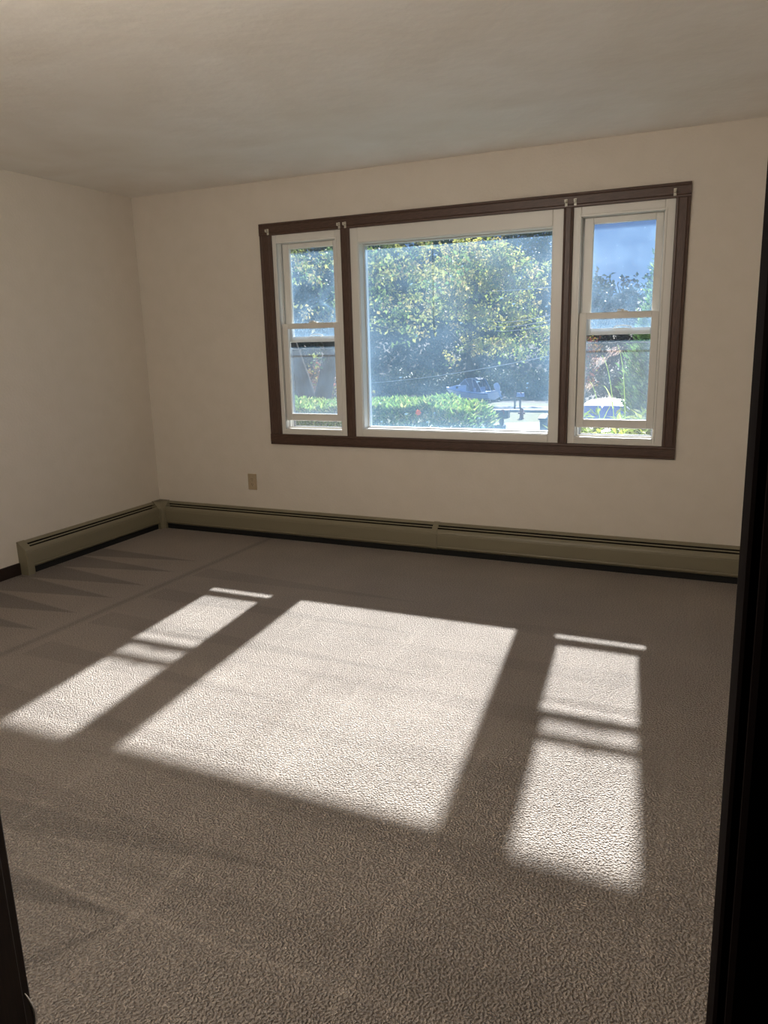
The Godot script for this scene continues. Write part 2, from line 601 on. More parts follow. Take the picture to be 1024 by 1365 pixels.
# ---------------------------------------------------------------- hot-water baseboard heaters
func heater_parts(t: Node3D, o: Vector3, u: Vector3, w: Vector3, from: float, to: float) -> void:
	var len := to - from
	var at := o + w * from
	var st := new_st()
	prism(st, at, u, Vector3.UP, w, len, [Vector2(0.0005, 0.01), Vector2(0.0005, 0.208), Vector2(0.005, 0.211), Vector2(0.012, 0.209), Vector2(0.020, 0.2020), Vector2(0.0265, 0.1955), Vector2(0.0245, 0.1935), Vector2(0.018, 0.2000), Vector2(0.011, 0.206), Vector2(0.004, 0.206), Vector2(0.004, 0.01)])
	obj("back_cover", st, M.heater, t)
	st = new_st()
	prism(st, at, u, Vector3.UP, w, len, [Vector2(0.0345, 0.1875), Vector2(0.0415, 0.1820), Vector2(0.0405, 0.1795), Vector2(0.0335, 0.1850)])
	obj("louver", st, M.heater, t)
	st = new_st()
	prism(st, at, u, Vector3.UP, w, len, [Vector2(0.052, 0.1745), Vector2(0.059, 0.1690), Vector2(0.0655, 0.160), Vector2(0.0695, 0.147), Vector2(0.0680, 0.1435), Vector2(0.070, 0.140), Vector2(0.0712, 0.068), Vector2(0.069, 0.064), Vector2(0.0705, 0.060), Vector2(0.069, 0.052), Vector2(0.062, 0.043), Vector2(0.052, 0.038), Vector2(0.052, 0.041), Vector2(0.061, 0.046), Vector2(0.066, 0.054), Vector2(0.0675, 0.140), Vector2(0.063, 0.159), Vector2(0.051, 0.1715)])
	obj("front_panel", st, M.heater, t)
	st = new_st()
	prism(st, at, u, Vector3.UP, w, len, [Vector2(0.050, 0.0), Vector2(0.052, 0.0), Vector2(0.052, 0.037), Vector2(0.050, 0.037)])
	obj("gap_shade_strip", st, M.heater_shade, t)  # dark strip added in the gap; its colour stands for the shade there
	st = new_st()
	for k in int(len / 0.012):
		var p := at + w * (0.006 + k * 0.012)
		prism(st, p, u, Vector3.UP, w, 0.0008, [Vector2(0.009, 0.05), Vector2(0.05, 0.05), Vector2(0.05, 0.145), Vector2(0.009, 0.145)])
	prism(st, at, u, Vector3.UP, w, len, [Vector2(0.0065, 0.012), Vector2(0.0075, 0.012), Vector2(0.0075, 0.2), Vector2(0.0065, 0.2)])  # dark plate added behind the slots to make them look shaded
	tube(st, [at + u * 0.028 + Vector3.UP * 0.10, at + u * 0.028 + Vector3.UP * 0.10 + w * len], [0.012, 0.012], 8)
	obj("fins_with_shade_plate", st, M.heater_shade, t)


func shell_profile(g: float) -> Array:
	return [Vector2(0.0004, 0.0), Vector2(0.0004, 0.210 + g), Vector2(0.006, 0.2125 + g), Vector2(0.013, 0.2105 + g), Vector2(0.0275, 0.197 + g), Vector2(0.050, 0.1785 + g), Vector2(0.0605, 0.170 + g), Vector2(0.067 + g, 0.161), Vector2(0.0710 + g, 0.148), Vector2(0.0728 + g, 0.135), Vector2(0.0728 + g, 0.0)]


func heaters() -> void:
	var t := thing("baseboard_heater", "long olive-beige baseboard heater running under the window", "heater")
	heater_parts(t, Vector3.ZERO, Vector3.BACK, Vector3.RIGHT, 0.098, 4.80)
	var st := new_st()
	# cover over the joint of the two long panels
	var g := 0.002
	prism(st, Vector3(2.312, 0, 0), Vector3.BACK, Vector3.UP, Vector3.RIGHT, 0.038, [Vector2(0.0004, 0.206), Vector2(0.0004, 0.211 + g), Vector2(0.006, 0.2125 + g), Vector2(0.013, 0.2105 + g), Vector2(0.0275, 0.197 + g), Vector2(0.053, 0.1755 + g), Vector2(0.0605, 0.169 + g), Vector2(0.067 + g, 0.161), Vector2(0.071 + g, 0.147), Vector2(0.073 + g, 0.066), Vector2(0.071 + g, 0.050), Vector2(0.063, 0.039), Vector2(0.061, 0.042), Vector2(0.071, 0.054), Vector2(0.0715, 0.066), Vector2(0.0705, 0.145), Vector2(0.066, 0.160), Vector2(0.053, 0.1745), Vector2(0.0275, 0.196), Vector2(0.013, 0.2095)])
	obj("joint_cover", st, M.heater, t)
	var e := new_st()
	prism(e, Vector3(4.80, 0, 0), Vector3.BACK, Vector3.UP, Vector3.RIGHT, 0.038, shell_profile(0.002))
	obj("end_cap", e, M.heater, t)
	t = thing("baseboard_heater", "short olive-beige baseboard heater along the left wall", "heater")
	heater_parts(t, Vector3.ZERO, Vector3.RIGHT, Vector3.BACK, 0.098, 1.300)
	e = new_st()
	prism(e, Vector3(0, 0, 1.292), Vector3.RIGHT, Vector3.UP, Vector3.BACK, 0.053, shell_profile(0.002))
	obj("end_cap", e, M.heater, t)
	# inside corner piece that joins the two heaters
	st = new_st()
	var ring := func(inset: float, y: float) -> Array:
		var a := 0.104 - inset * 0.15
		var b := 0.076 - inset
		return [Vector3(0.0006, y, 0.0006), Vector3(a, y, 0.0006), Vector3(a, y, b), Vector3(b + (a - b) * 0.35, y, b + (a - b) * 0.12), Vector3(b + (a - b) * 0.12, y, b + (a - b) * 0.35), Vector3(b, y, a), Vector3(0.0006, y, a)]
	loft(st, [ring.call(0.0, 0.0), ring.call(0.0, 0.147), ring.call(0.006, 0.162), ring.call(0.024, 0.180), ring.call(0.048, 0.2), ring.call(0.062, 0.2145)])
	tag(obj("corner_cover", st, M.heater), "olive-beige corner cover joining the two baseboard heaters", "heater corner")


# ---------------------------------------------------------------- small things in the room
func small_things() -> void:
	var t := thing("wall_outlet", "beige duplex wall outlet low on the window wall left of the window", "outlet", Vector3(0.887, 0.343, 0))
	var st := new_st()
	bx(st, Vector3(-0.037, 0, 0.0002), Vector3(0.037, 0.119, 0.006), 0.0025)
	obj("plate", st, M.plate, t)
	for y in [0.040, 0.079]:
		st = new_st()
		var pts := []
		for k in 20:
			var a := TAU * k / 20
			pts.append(Vector2(0.0172 * cos(a), clampf(0.0172 * sin(a), -0.0135, 0.0135)))
		prism(st, Vector3(0, y, 0.0055), Vector3.RIGHT, Vector3.UP, Vector3.BACK, 0.002, pts)
		var r := obj("receptacle", st, M.plate, t)
		st = new_st()
		bx(st, Vector3(-0.0075, y - 0.002, 0.007), Vector3(-0.0050, y + 0.0075, 0.0079))
		bx(st, Vector3(0.0050, y - 0.001, 0.007), Vector3(0.0073, y + 0.0065, 0.0079))
		tube(st, [Vector3(0, y - 0.008, 0.007), Vector3(0, y - 0.008, 0.0079)], [0.0024, 0.0024], 8)
		obj("slot", st, M.slot, r)
	st = new_st()
	tube(st, [Vector3(0, 0.0595, 0.0055), Vector3(0, 0.0595, 0.0072)], [0.003, 0.0026], 10)
	obj("screw", st, M.metal, t)
	var spots := [
		[1.150, 2.117, "small clear curtain rod bracket at the upper left corner of the casing"],
		[1.687, 2.116, "left one of two curtain rod brackets above the left mullion"],
		[1.730, 2.116, "right one of two curtain rod brackets above the left mullion"],
		[3.124, 2.122, "left one of two curtain rod brackets above the right mullion"],
		[3.175, 2.122, "right one of two curtain rod brackets above the right mullion"],
		[3.696, 2.124, "small clear curtain rod bracket at the upper right end of the casing"],
	]
	for s in spots:
		var b := thing("curtain_bracket", s[2], "bracket", Vector3(s[0], s[1], 0.018), 0.0, "curtain rod brackets on the head casing")
		st = new_st()
		bx(st, Vector3(-0.007, -0.019, 0), Vector3(0.007, 0.019, 0.002), 0.0008)
		obj("back_plate", st, M.clear_plastic, b)
		st = new_st()
		prism(st, Vector3(-0.005, 0, 0), Vector3.BACK, Vector3.UP, Vector3.RIGHT, 0.010, [Vector2(0.001, -0.004), Vector2(0.026, -0.004), Vector2(0.030, 0.0), Vector2(0.030, 0.013), Vector2(0.027, 0.013), Vector2(0.026, 0.001), Vector2(0.001, 0.001)])
		obj("hook", st, M.clear_plastic, b)
		for y in [-0.013, 0.013]:
			st = new_st()
			tube(st, [Vector3(0, y, 0.001), Vector3(0, y, 0.0035)], [0.0028, 0.002], 8)
			obj("screw", st, M.metal, b)


# Fill lamp added out of view to brighten the walls and ceiling.
func added_fill_lamp() -> void:
	var t := thing("added_fill_lamp", "added fill lamp out of view, a round frosted dome on a short ceiling stem near the doorway, switched on", "lamp", Vector3(2.47, H, 3.70))
	var st := new_st()
	tube(st, [Vector3(0, 0, 0), Vector3(0, -0.022, 0), Vector3(0, -0.03, 0)], [0.06, 0.06, 0.05], 32)
	tube(st, [Vector3(0, -0.03, 0), Vector3(0, -0.24, 0), Vector3(0, -0.241, 0), Vector3(0, -0.255, 0)], [0.012, 0.012, 0.145, 0.145], 24)
	obj("base", st, M.metal, t)
	st = new_st()
	var pts := []
	var rr := []
	for k in 10:
		var a := PI * 0.5 * k / 9.0
		pts.append(Vector3(0, -0.255 - 0.11 * sin(a), 0))
		rr.append(maxf(0.14 * cos(a), 0.002))
	tube(st, pts, rr, 32)
	var glow := mat(Color(0.95, 0.93, 0.88), 0.5)
	glow.emission_enabled = true
	glow.emission = Color(1.0, 0.95, 0.88)
	glow.emission_energy_multiplier = 1.5
	obj("fill_lamp_shade", st, glow, t)
	var l := OmniLight3D.new()
	l.name = "fill_light"
	l.light_color = Color(1.0, 0.965, 0.925)
	l.light_energy = 1.15
	l.omni_range = 12.0
	l.omni_attenuation = 2.0
	l.light_size = 0.09
	l.shadow_enabled = true
	l.position = Vector3(0, -0.31, 0)
	t.add_child(l)


func doorway() -> void:
	var d := Node3D.new()
	put(d, "door_1")
	tag(d, "dark brown door frame around the camera's doorway, shadowed on its hall side", "door frame", "", "structure")
	var st := new_st()
	bx(st, Vector3(3.205, 0, 4.0), Vector3(3.227, 2.05, 4.12), 0.002)
	bx(st, Vector3(3.16, 0, 3.984), Vector3(3.219, 2.1, 4.0), 0.003)
	bx(st, Vector3(3.227, 0, 4.045), Vector3(3.237, 2.04, 4.08), 0.002)
	obj("jamb", st, M.dark_wood, d)
	st = new_st()
	bx(st, Vector3(3.14, 0, 4.12), Vector3(3.222, 2.1, 4.136), 0.003)
	obj("casing_board", st, M.dark_wood, d)
	# the right jamb leans a little out of plumb
	var right := Node3D.new()
	put(right, "side_jamb", d)
	right.position = Vector3(4.0335, 0, 4.0)
	right.rotation.z = deg_to_rad(0.72)
	st = new_st()
	bx(st, Vector3(0.0, 0, 0.0), Vector3(0.022, 2.06, 0.12), 0.002)
	bx(st, Vector3(0.006, 0, -0.016), Vector3(0.07, 2.1, 0.0), 0.003)
	var shaded_wood := mat(Color(0.085, 0.06, 0.05), 0.9)  # darker copy of the door wood, hall shade put into its colour
	shaded_wood.metallic_specular = 0.1
	obj("jamb_board", st, shaded_wood, right)
	st = new_st()
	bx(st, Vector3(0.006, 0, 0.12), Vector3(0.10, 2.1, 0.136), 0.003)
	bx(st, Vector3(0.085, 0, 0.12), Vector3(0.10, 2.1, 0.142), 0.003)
	obj("casing_board", st, shaded_wood, right)
	st = new_st()
	bx(st, Vector3(3.205, 2.05, 4.0), Vector3(4.04, 2.072, 4.12), 0.002)
	bx(st, Vector3(3.14, 2.05, 4.12), Vector3(4.12, 2.13, 4.136), 0.003)
	obj("head_jamb", st, M.dark_wood, d)
	# the curled lip of the strike plate
	st = new_st()
	var pts := []
	var rr := []
	for k in 21:
		var v := k / 20.0
		pts.append(Vector3(3.2262 + 0.0105 * pow(sin(PI * v), 0.8), 0.589 - 0.062 * v, 3.998 - 0.002 * sin(PI * v)))
		rr.append(0.0008 + 0.0024 * sin(PI * v))
	tube(st, pts, rr, 8)
	var lip := obj("strike_plate", st, mat(Color(0.95, 0.95, 0.95), 0.22, 1.0), d)
	lip.set_meta("label", "bright curled strike plate lip")


# ---------------------------------------------------------------- outdoors
func ground_y(x: float, z: float) -> float:
	var p := [[0.0, -0.6], [3.5, -0.65], [8.0, -1.25], [14.5, -1.75], [27.0, -1.80], [36.0, -2.60], [44.0, -3.30], [60.0, -3.6], [75.0, -2.5], [95.0, 2.0], [130.0, 7.0], [260.0, 10.0]]
	var d := -z
	for i in p.size() - 1:
		if d <= p[i + 1][0]:
			var t: float = (d - p[i][0]) / (p[i + 1][0] - p[i][0])
			return lerpf(p[i][1], p[i + 1][1], t)
	return 10.0


func strip(called: String, corners: Array, lift: float, m: Material, label: String, category: String) -> void:
	# a paved strip laid on the slope: corners are near-left, near-right, far-right, far-left as (x, z)
	var st := new_st()
	var n := 12
	var at := func(s: float, t: float) -> Vector3:
		var a: Vector2 = corners[0].lerp(corners[1], s)
		var b: Vector2 = corners[3].lerp(corners[2], s)
		var c: Vector2 = a.lerp(b, t)
		return Vector3(c.x, ground_y(c.x, c.y) + lift, c.y)
	for i in n:
		for j in n:
			var p = [at.call(float(i) / n, float(j) / n), at.call((i + 1.0) / n, float(j) / n), at.call((i + 1.0) / n, (j + 1.0) / n), at.call(float(i) / n, (j + 1.0) / n)]
			quad(st, p[0], p[1], p[2], p[3], Vector3.UP)
	for i in n:
		var p: Vector3 = at.call(float(i) / n, 0.0)
		var q: Vector3 = at.call((i + 1.0) / n, 0.0)
		quad(st, p, q, q + Vector3.DOWN * (lift + 0.05), p + Vector3.DOWN * (lift + 0.05), Vector3.BACK)
	tag(obj(called, st, m), label, category, "", "structure")


func leaf_mesh(l: float, w: float) -> ArrayMesh:
	var st := new_st()
	var a := Vector3(0, 0, 0)
	var b := Vector3(w / 2, w * 0.25, l * 0.45)
	var c := Vector3(0, 0, l)
	var d := Vector3(-w / 2, w * 0.25, l * 0.45)
	tri(st, a, b, c, (b - a).cross(c - a).normalized() * -1.0)
	tri(st, a, c, d, (c - a).cross(d - a).normalized() * -1.0)
	return st.commit()


func leaf_mat(shine := 0.6) -> StandardMaterial3D:
	var m := mat(Color.WHITE, 0.65)
	m.vertex_color_use_as_albedo = true
	m.backlight_enabled = true
	m.backlight = Color(1, 1, 1) * shine
	m.cull_mode = BaseMaterial3D.CULL_DISABLED
	return m


func swarm(called: String, places: Array, tints: Array, mesh: Mesh, m: Material, parent: Node) -> MultiMeshInstance3D:
	var mm := MultiMesh.new()
	mm.transform_format = MultiMesh.TRANSFORM_3D
	mm.use_colors = true
	mm.mesh = mesh
	mm.instance_count = places.size()
	for i in places.size():
		mm.set_instance_transform(i, places[i])
		mm.set_instance_color(i, tints[i])
	var o := MultiMeshInstance3D.new()
	o.multimesh = mm
	o.material_override = m
	put(o, called, parent)
	o.set_meta("kind", "stuff")
	return o


func any_turn() -> Basis:
	return Basis.from_euler(Vector3(rng.randf_range(-1.3, 1.3), rng.randf_range(0, TAU), rng.randf_range(-1.0, 1.0)))


func in_ball() -> Vector3:
	var v := Vector3(rng.randfn(), rng.randfn(), rng.randfn()).normalized()
	return v * pow(rng.randf(), 0.42)


# Leaves in tufts: every blob is filled with tufts, every tuft with leaves.
func foliage(called: String, blobs: Array, tufts: int, per: int, tuft_r: float, mesh: Mesh, palette: Array, m: Material, parent: Node) -> void:
	var total := 0.0
	for b in blobs:
		total += b[1].x * b[1].y * b[1].z
	var places := []
	var tints := []
	for b in blobs:
		var n := int(ceil(tufts * b[1].x * b[1].y * b[1].z / total))
		for k in n:
			var c: Vector3 = b[0] + in_ball() * b[1]
			var tone: Color = palette[rng.randi() % palette.size()]
			for q in per:
				var p := c + Vector3(rng.randfn(), rng.randfn() * 0.8, rng.randfn()) * tuft_r * 0.5
				places.append(Transform3D(any_turn().scaled(Vector3.ONE * rng.randf_range(0.7, 1.3)), p))
				tints.append(tone * rng.randf_range(0.55, 1.0))
	swarm(called, places, tints, mesh, m, parent)


func trunk_tube(st: SurfaceTool, pts: Array, r0: float, r1: float, sides := 9) -> void:
	var rr := []
	for i in pts.size():
		rr.append(lerpf(r0, r1, float(i) / (pts.size() - 1)))
	tube(st, pts, rr, sides)


func outdoors() -> void:
	M.bark = triplanar(mat(Color(0.30, 0.26, 0.23), 0.9), Vector3(3, 0.8, 3))
	M.bark.albedo_texture = noise_tex(0.04, 61, 256, 4, Color(0.5, 0.48, 0.46), Color.WHITE)
	M.bark.heightmap_enabled = true
	M.bark.heightmap_texture = M.bark.albedo_texture
	M.bark.heightmap_scale = 2.0
	M.leaf = leaf_mat(0.9)
	M.leaf_dull = leaf_mat(0.35)
	# ground
	var st := new_st()
	var zs := [-0.2, -3.5, -8.0, -11.0, -14.5, -20.0, -27.0, -31.0, -36.0, -40.0, -44.0, -49.0, -60.0, -68.0, -75.0, -85.0, -95.0, -110.0, -130.0, -180.0, -260.0]
	var wild := new_st()
	for i in zs.size() - 1:
		for k in 30:
			var xa := -150.0 + 10.0 * k
			var p := []
			for q in [[xa, zs[i]], [xa + 10.0, zs[i]], [xa + 10.0, zs[i + 1]], [xa, zs[i + 1]]]:
				p.append(Vector3(q[0], ground_y(q[0], q[1]), q[1]))
			quad(wild if zs[i] < -48.0 else st, p[0], p[1], p[2], p[3], (p[1] - p[0]).cross(p[3] - p[0]).normalized() * signf((p[1] - p[0]).cross(p[3] - p[0]).y))
	var grass := triplanar(mat(Color(0.40, 0.41, 0.23), 0.95), Vector3.ONE * 0.25)
	grass.albedo_texture = noise_tex(0.03, 77, 512, 4, Color(0.55, 0.62, 0.5), Color(1, 0.95, 0.9))
	tag(obj("lawn", st, grass), "autumn lawn sloping down from the window to the road", "lawn", "", "structure")
	var litter := triplanar(mat(Color(0.30, 0.25, 0.19), 0.95), Vector3.ONE * 0.2)
	litter.albedo_texture = grass.albedo_texture
	tag(obj("forest_floor", wild, litter), "brown leaf-covered ground of the wooded hillside", "ground", "", "structure")
	strip("driveway", [Vector2(-5.6, -14.9), Vector2(6.5, -14.9), Vector2(3.0, -25.6), Vector2(-7.0, -20.6)], 0.03, mat(Color(0.52, 0.53, 0.55), 0.85), "pale sunlit drive behind the near mailbox", "driveway")
	strip("curb", [Vector2(-16.0, -26.6), Vector2(6.0, -27.2), Vector2(6.0, -27.6), Vector2(-16.0, -27.0)], 0.10, mat(Color(0.76, 0.76, 0.74), 0.8), "white curb edging the far grass strip", "curb")
	strip("street", [Vector2(-40.0, -30.0), Vector2(14.0, -31.0), Vector2(14.0, -45.5), Vector2(-40.0, -46.5)], 0.03, mat(Color(0.42, 0.45, 0.49), 0.85), "grey road where the boat trailer stands", "road")
	hedge()
	conifer()
	weeds()
	big_trees()
	woods()
	mailboxes()
	boat()
	car()
	wires()


func hedge() -> void:
	var t := thing("hedge", "leafy green hedge with sunlit pale top below the middle window", "hedge", Vector3(0.4, -0.62, -3.5))
	var st := new_st()
	for k in 14:
		var x := -1.4 + 0.19 * k
		var base := Vector3(x, 0, rng.randf_range(-0.15, 0.15))
		for q in 3:
			trunk_tube(st, [base, base + Vector3(rng.randf_range(-0.1, 0.1), 0.6, rng.randf_range(-0.15, 0.15)), base + Vector3(rng.randf_range(-0.18, 0.18), 1.2, rng.randf_range(-0.3, 0.3))], 0.012, 0.004, 5)
	obj("stem", st, M.bark, t)
	var places := []
	var tints := []
	var pal := [Color(0.14, 0.27, 0.06), Color(0.20, 0.35, 0.07), Color(0.28, 0.40, 0.09), Color(0.42, 0.44, 0.16), Color(0.11, 0.22, 0.06)]
	for k in 34000:
		var x := rng.randf_range(-1.62, 1.22)
		var top := 1.26 + 0.02 * sin(x * 3.1 + 1.0) + 0.06 * exp(-pow((x - 0.67) / 0.13, 2.0))
		if x > 1.08:
			top -= 0.20 * pow((x - 1.08) / 0.14, 2.0)
		var face := rng.randf()
		var p := Vector3(x, 0, 0)
		if face < 0.45:
			p.y = top - 0.12 * rng.randf() * rng.randf()
			p.z = rng.randf_range(-0.45, 0.5)
		else:
			p.y = top * (1.0 - rng.randf() * 0.95)
			p.z = 0.5 - 0.22 * rng.randf() * rng.randf() + 0.05 * sin(7.0 * x + 5.0 * p.y)
			if rng.randf() < 0.3:
				p.z = rng.randf_range(-0.45, 0.45)
		if x > 1.0 and rng.randf() < 0.3:
			p.z = rng.randf_range(-0.45, 0.5)
		var up := rng.randf_range(-1.2, -0.2)
		places.append(Transform3D(Basis.from_euler(Vector3(up, rng.randf_range(0, TAU), rng.randf_range(-0.5, 0.5))).scaled(Vector3.ONE * rng.randf_range(0.5, 1.15)), p))
		tints.append(pal[rng.randi() % pal.size()] * rng.randf_range(0.7, 1.3))
	swarm("foliage", places, tints, leaf_mesh(0.095, 0.034), M.leaf, t)
	var at := Vector3(0.65, 1.245, 0.57)
	st = new_st()
	for k in 7:
		var a := TAU * k / 7.0
		var o := Vector3(cos(a), sin(a), 0)
		var s := Vector3(-sin(a), cos(a), 0)
		var tip := o * 0.038 + Vector3(0, 0, 0.012)
		tri(st, at, at + o * 0.022 + s * 0.012 + Vector3(0, 0, 0.012), at + tip, Vector3.BACK)
		tri(st, at, at + tip, at + o * 0.022 - s * 0.012 + Vector3(0, 0, 0.012), Vector3.BACK)
	var om := mat(Color(0.95, 0.42, 0.16), 0.6)
	om.backlight_enabled = true
	om.backlight = Color(0.9, 0.5, 0.3)
	var fl := obj("flower", st, om, t)
	fl.set_meta("label", "single orange flower on the hedge face")
	st = new_st()
	tube(st, [at + Vector3(0, 0, 0.004), at + Vector3(0, -0.03, -0.04), at + Vector3(0, -0.12, -0.1)], [0.003, 0.003, 0.003], 5)
	obj("flower_stem", st, mat(Color(0.3, 0.42, 0.18)), fl)


func conifer() -> void:
	var t := thing("conifer", "dense bright green conifer at the right edge of the right window", "conifer", Vector3(3.95, -0.7, -4.0))
	var st := new_st()
	trunk_tube(st, [Vector3.ZERO, Vector3(0.02, 1.6, 0), Vector3(0, 3.2, 0)], 0.07, 0.015)
	obj("trunk", st, M.bark, t)
	st = new_st()
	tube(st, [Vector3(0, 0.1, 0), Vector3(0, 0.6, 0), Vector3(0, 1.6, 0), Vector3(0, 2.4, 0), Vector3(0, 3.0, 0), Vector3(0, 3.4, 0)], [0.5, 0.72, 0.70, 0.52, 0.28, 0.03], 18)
	obj("dark_core", st, mat(Color(0.16, 0.20, 0.10), 0.95), t)  # solid dark core: branches and the shade between them in one colour
	var places := []
	var tints := []
	var pal := [Color(0.10, 0.21, 0.06), Color(0.15, 0.28, 0.07), Color(0.25, 0.36, 0.09), Color(0.08, 0.15, 0.05)]
	for k in 4600:
		var y := rng.randf_range(0.1, 3.45)
		var a := rng.randf_range(0, TAU)
		var r := 0.93 * pow(clampf(1.0 - pow(y / 3.55, 2.6), 0.0, 1.0), 0.62) * (0.94 + 0.1 * sin(6.0 * a + 5.0 * y))
		var c := Vector3(cos(a) * r, y, sin(a) * r) * Vector3(1, 1, 1)
		var tone: Color = pal[rng.randi() % pal.size()]
		for q in 9:
			var p := c + Vector3(rng.randfn(), rng.randfn(), rng.randfn()) * 0.045
			var b := Basis.from_euler(Vector3(rng.randf_range(-1.3, -0.4), -a + PI / 2 + rng.randf_range(-0.7, 0.7), rng.randf_range(-0.5, 0.5)))
			places.append(Transform3D(b.scaled(Vector3.ONE * rng.randf_range(0.7, 1.3)), p))
			tints.append(tone * rng.randf_range(0.75, 1.25))
	swarm("foliage", places, tints, leaf_mesh(0.065, 0.028), M.leaf, t)


func weeds() -> void:
	# tall grasses with pinkish seed heads, and low broad leaves under them
	var heads := [
		[Vector3(3.28, -0.6, -1.75), Vector3(3.25, 0.85, -1.7), Vector3(3.12, 1.235, -1.6), "tall arching grass with a pink seed head, second from the left behind the lower right pane"],
		[Vector3(3.33, -0.6, -1.75), Vector3(3.33, 0.9, -1.7), Vector3(3.235, 1.31, -1.6), "tallest pink-headed grass stalk, against the conifer behind the lower right pane"],
		[Vector3(3.20, -0.6, -1.70), Vector3(3.16, 0.70, -1.65), Vector3(3.035, 1.035, -1.6), "shortest grass stalk with a drooping seed head, leftmost behind the lower right pane"],
	]
	var grn := leaf_mat(0.8)
	for h in heads:
		var base: Vector3 = h[0]
		var t := thing("tall_grass", h[3], "grass", base)
		var st := new_st()
		var a := Vector3.ZERO
		var b: Vector3 = h[1] - base
		var c: Vector3 = h[2] - base
		var path := []
		for k in 15:
			var u := k / 14.0
			path.append(a * (1 - u) * (1 - u) + Vector3(b.x, b.y * 1.15, b.z) * 2 * u * (1 - u) + c * u * u)
		trunk_tube(st, path, 0.005, 0.0018, 5)
		for k in 4:
			var y := 0.35 + 0.28 * k
			var o: Vector3 = path[int(2 + 2.2 * k)]
			var dir := Vector3(rng.randf_range(-0.8, 0.8), 0.0, rng.randf_range(-0.5, 0.5)).normalized()
			var prev := o
			for q in 6:
				var u := (q + 1) / 6.0
				var nx := o + dir * 0.22 * u + Vector3.UP * (0.42 * u - 0.25 * u * u) * 1.1
				var s := dir.cross(Vector3.UP) * 0.008 * (1.05 - u)
				quad(st, prev - s, prev + s, nx + s * 0.8, nx - s * 0.8, dir.cross(Vector3.UP).cross(nx - prev).normalized())
				prev = nx
		var gm := mat(Color(0.55, 0.62, 0.30), 0.6)
		gm.backlight_enabled = true
		gm.backlight = Color(0.8, 0.9, 0.5)
		obj("stalk", st, gm, t)
		var places := []
		var tints := []
		for k in 80:
			var u := rng.randf()
			var tip := c + Vector3(-0.09, 0.0, 0) * u + Vector3(0.03, -0.01, 0)
			var o := tip + Vector3(rng.randfn() * 0.014, -0.07 * rng.randf() * (0.4 + u), rng.randfn() * 0.02)
			places.append(Transform3D(Basis.from_euler(Vector3(rng.randf_range(0.2, 1.3), rng.randf_range(-2.2, -0.9), 0)).scaled(Vector3.ONE * rng.randf_range(0.6, 1.2)), o))
			tints.append(Color(0.72, 0.46, 0.46).lerp(Color(0.66, 0.58, 0.44), rng.randf()))
		swarm("seed_head", places, tints, leaf_mesh(0.030, 0.007), grn, t)
	var spots := [Vector3(2.95, -0.6, -1.35), Vector3(3.2, -0.6, -1.3), Vector3(3.42, -0.6, -1.4), Vector3(3.08, -0.6, -1.9), Vector3(3.3, -0.6, -2.0)]
	for i in spots.size():
		var t := thing("leafy_plant", "yellow-green leafy plant close outside the right window, " + ["leftmost of the front row", "middle of the front row", "right of the front row", "left of the middle row", "right of the middle row"][i], "plant", spots[i], 0.0, "leafy plants under the right window")
		var places := []
		var tints := []
		var st := new_st()
		for k in 20:
			var a := rng.randf_range(0, TAU)
			var p := Vector3(cos(a) * 0.15, rng.randf_range(1.18, 1.36) - (0.04 if spots[i].z > -1.5 else 0.0), sin(a) * 0.14)
			trunk_tube(st, [Vector3(cos(a) * 0.03, 0, sin(a) * 0.03), p * Vector3(0.8, 0.6, 0.8), p], 0.006, 0.002, 5)
			for q in 26:
				var u := rng.randf_range(0.55, 1.0)
				places.append(Transform3D(Basis.from_euler(Vector3(rng.randf_range(-0.9, 0.4), rng.randf_range(0, TAU), 0)).scaled(Vector3.ONE * rng.randf_range(0.6, 1.2)), p * Vector3(1, u, 1)))
				tints.append([Color(0.26, 0.36, 0.05), Color(0.36, 0.40, 0.07), Color(0.16, 0.26, 0.04)][rng.randi() % 3] * rng.randf_range(0.8, 1.2))
		obj("stem", st, mat(Color(0.35, 0.45, 0.2)), t)
		swarm("foliage", places, tints, leaf_mesh(0.13, 0.042), M.leaf, t)


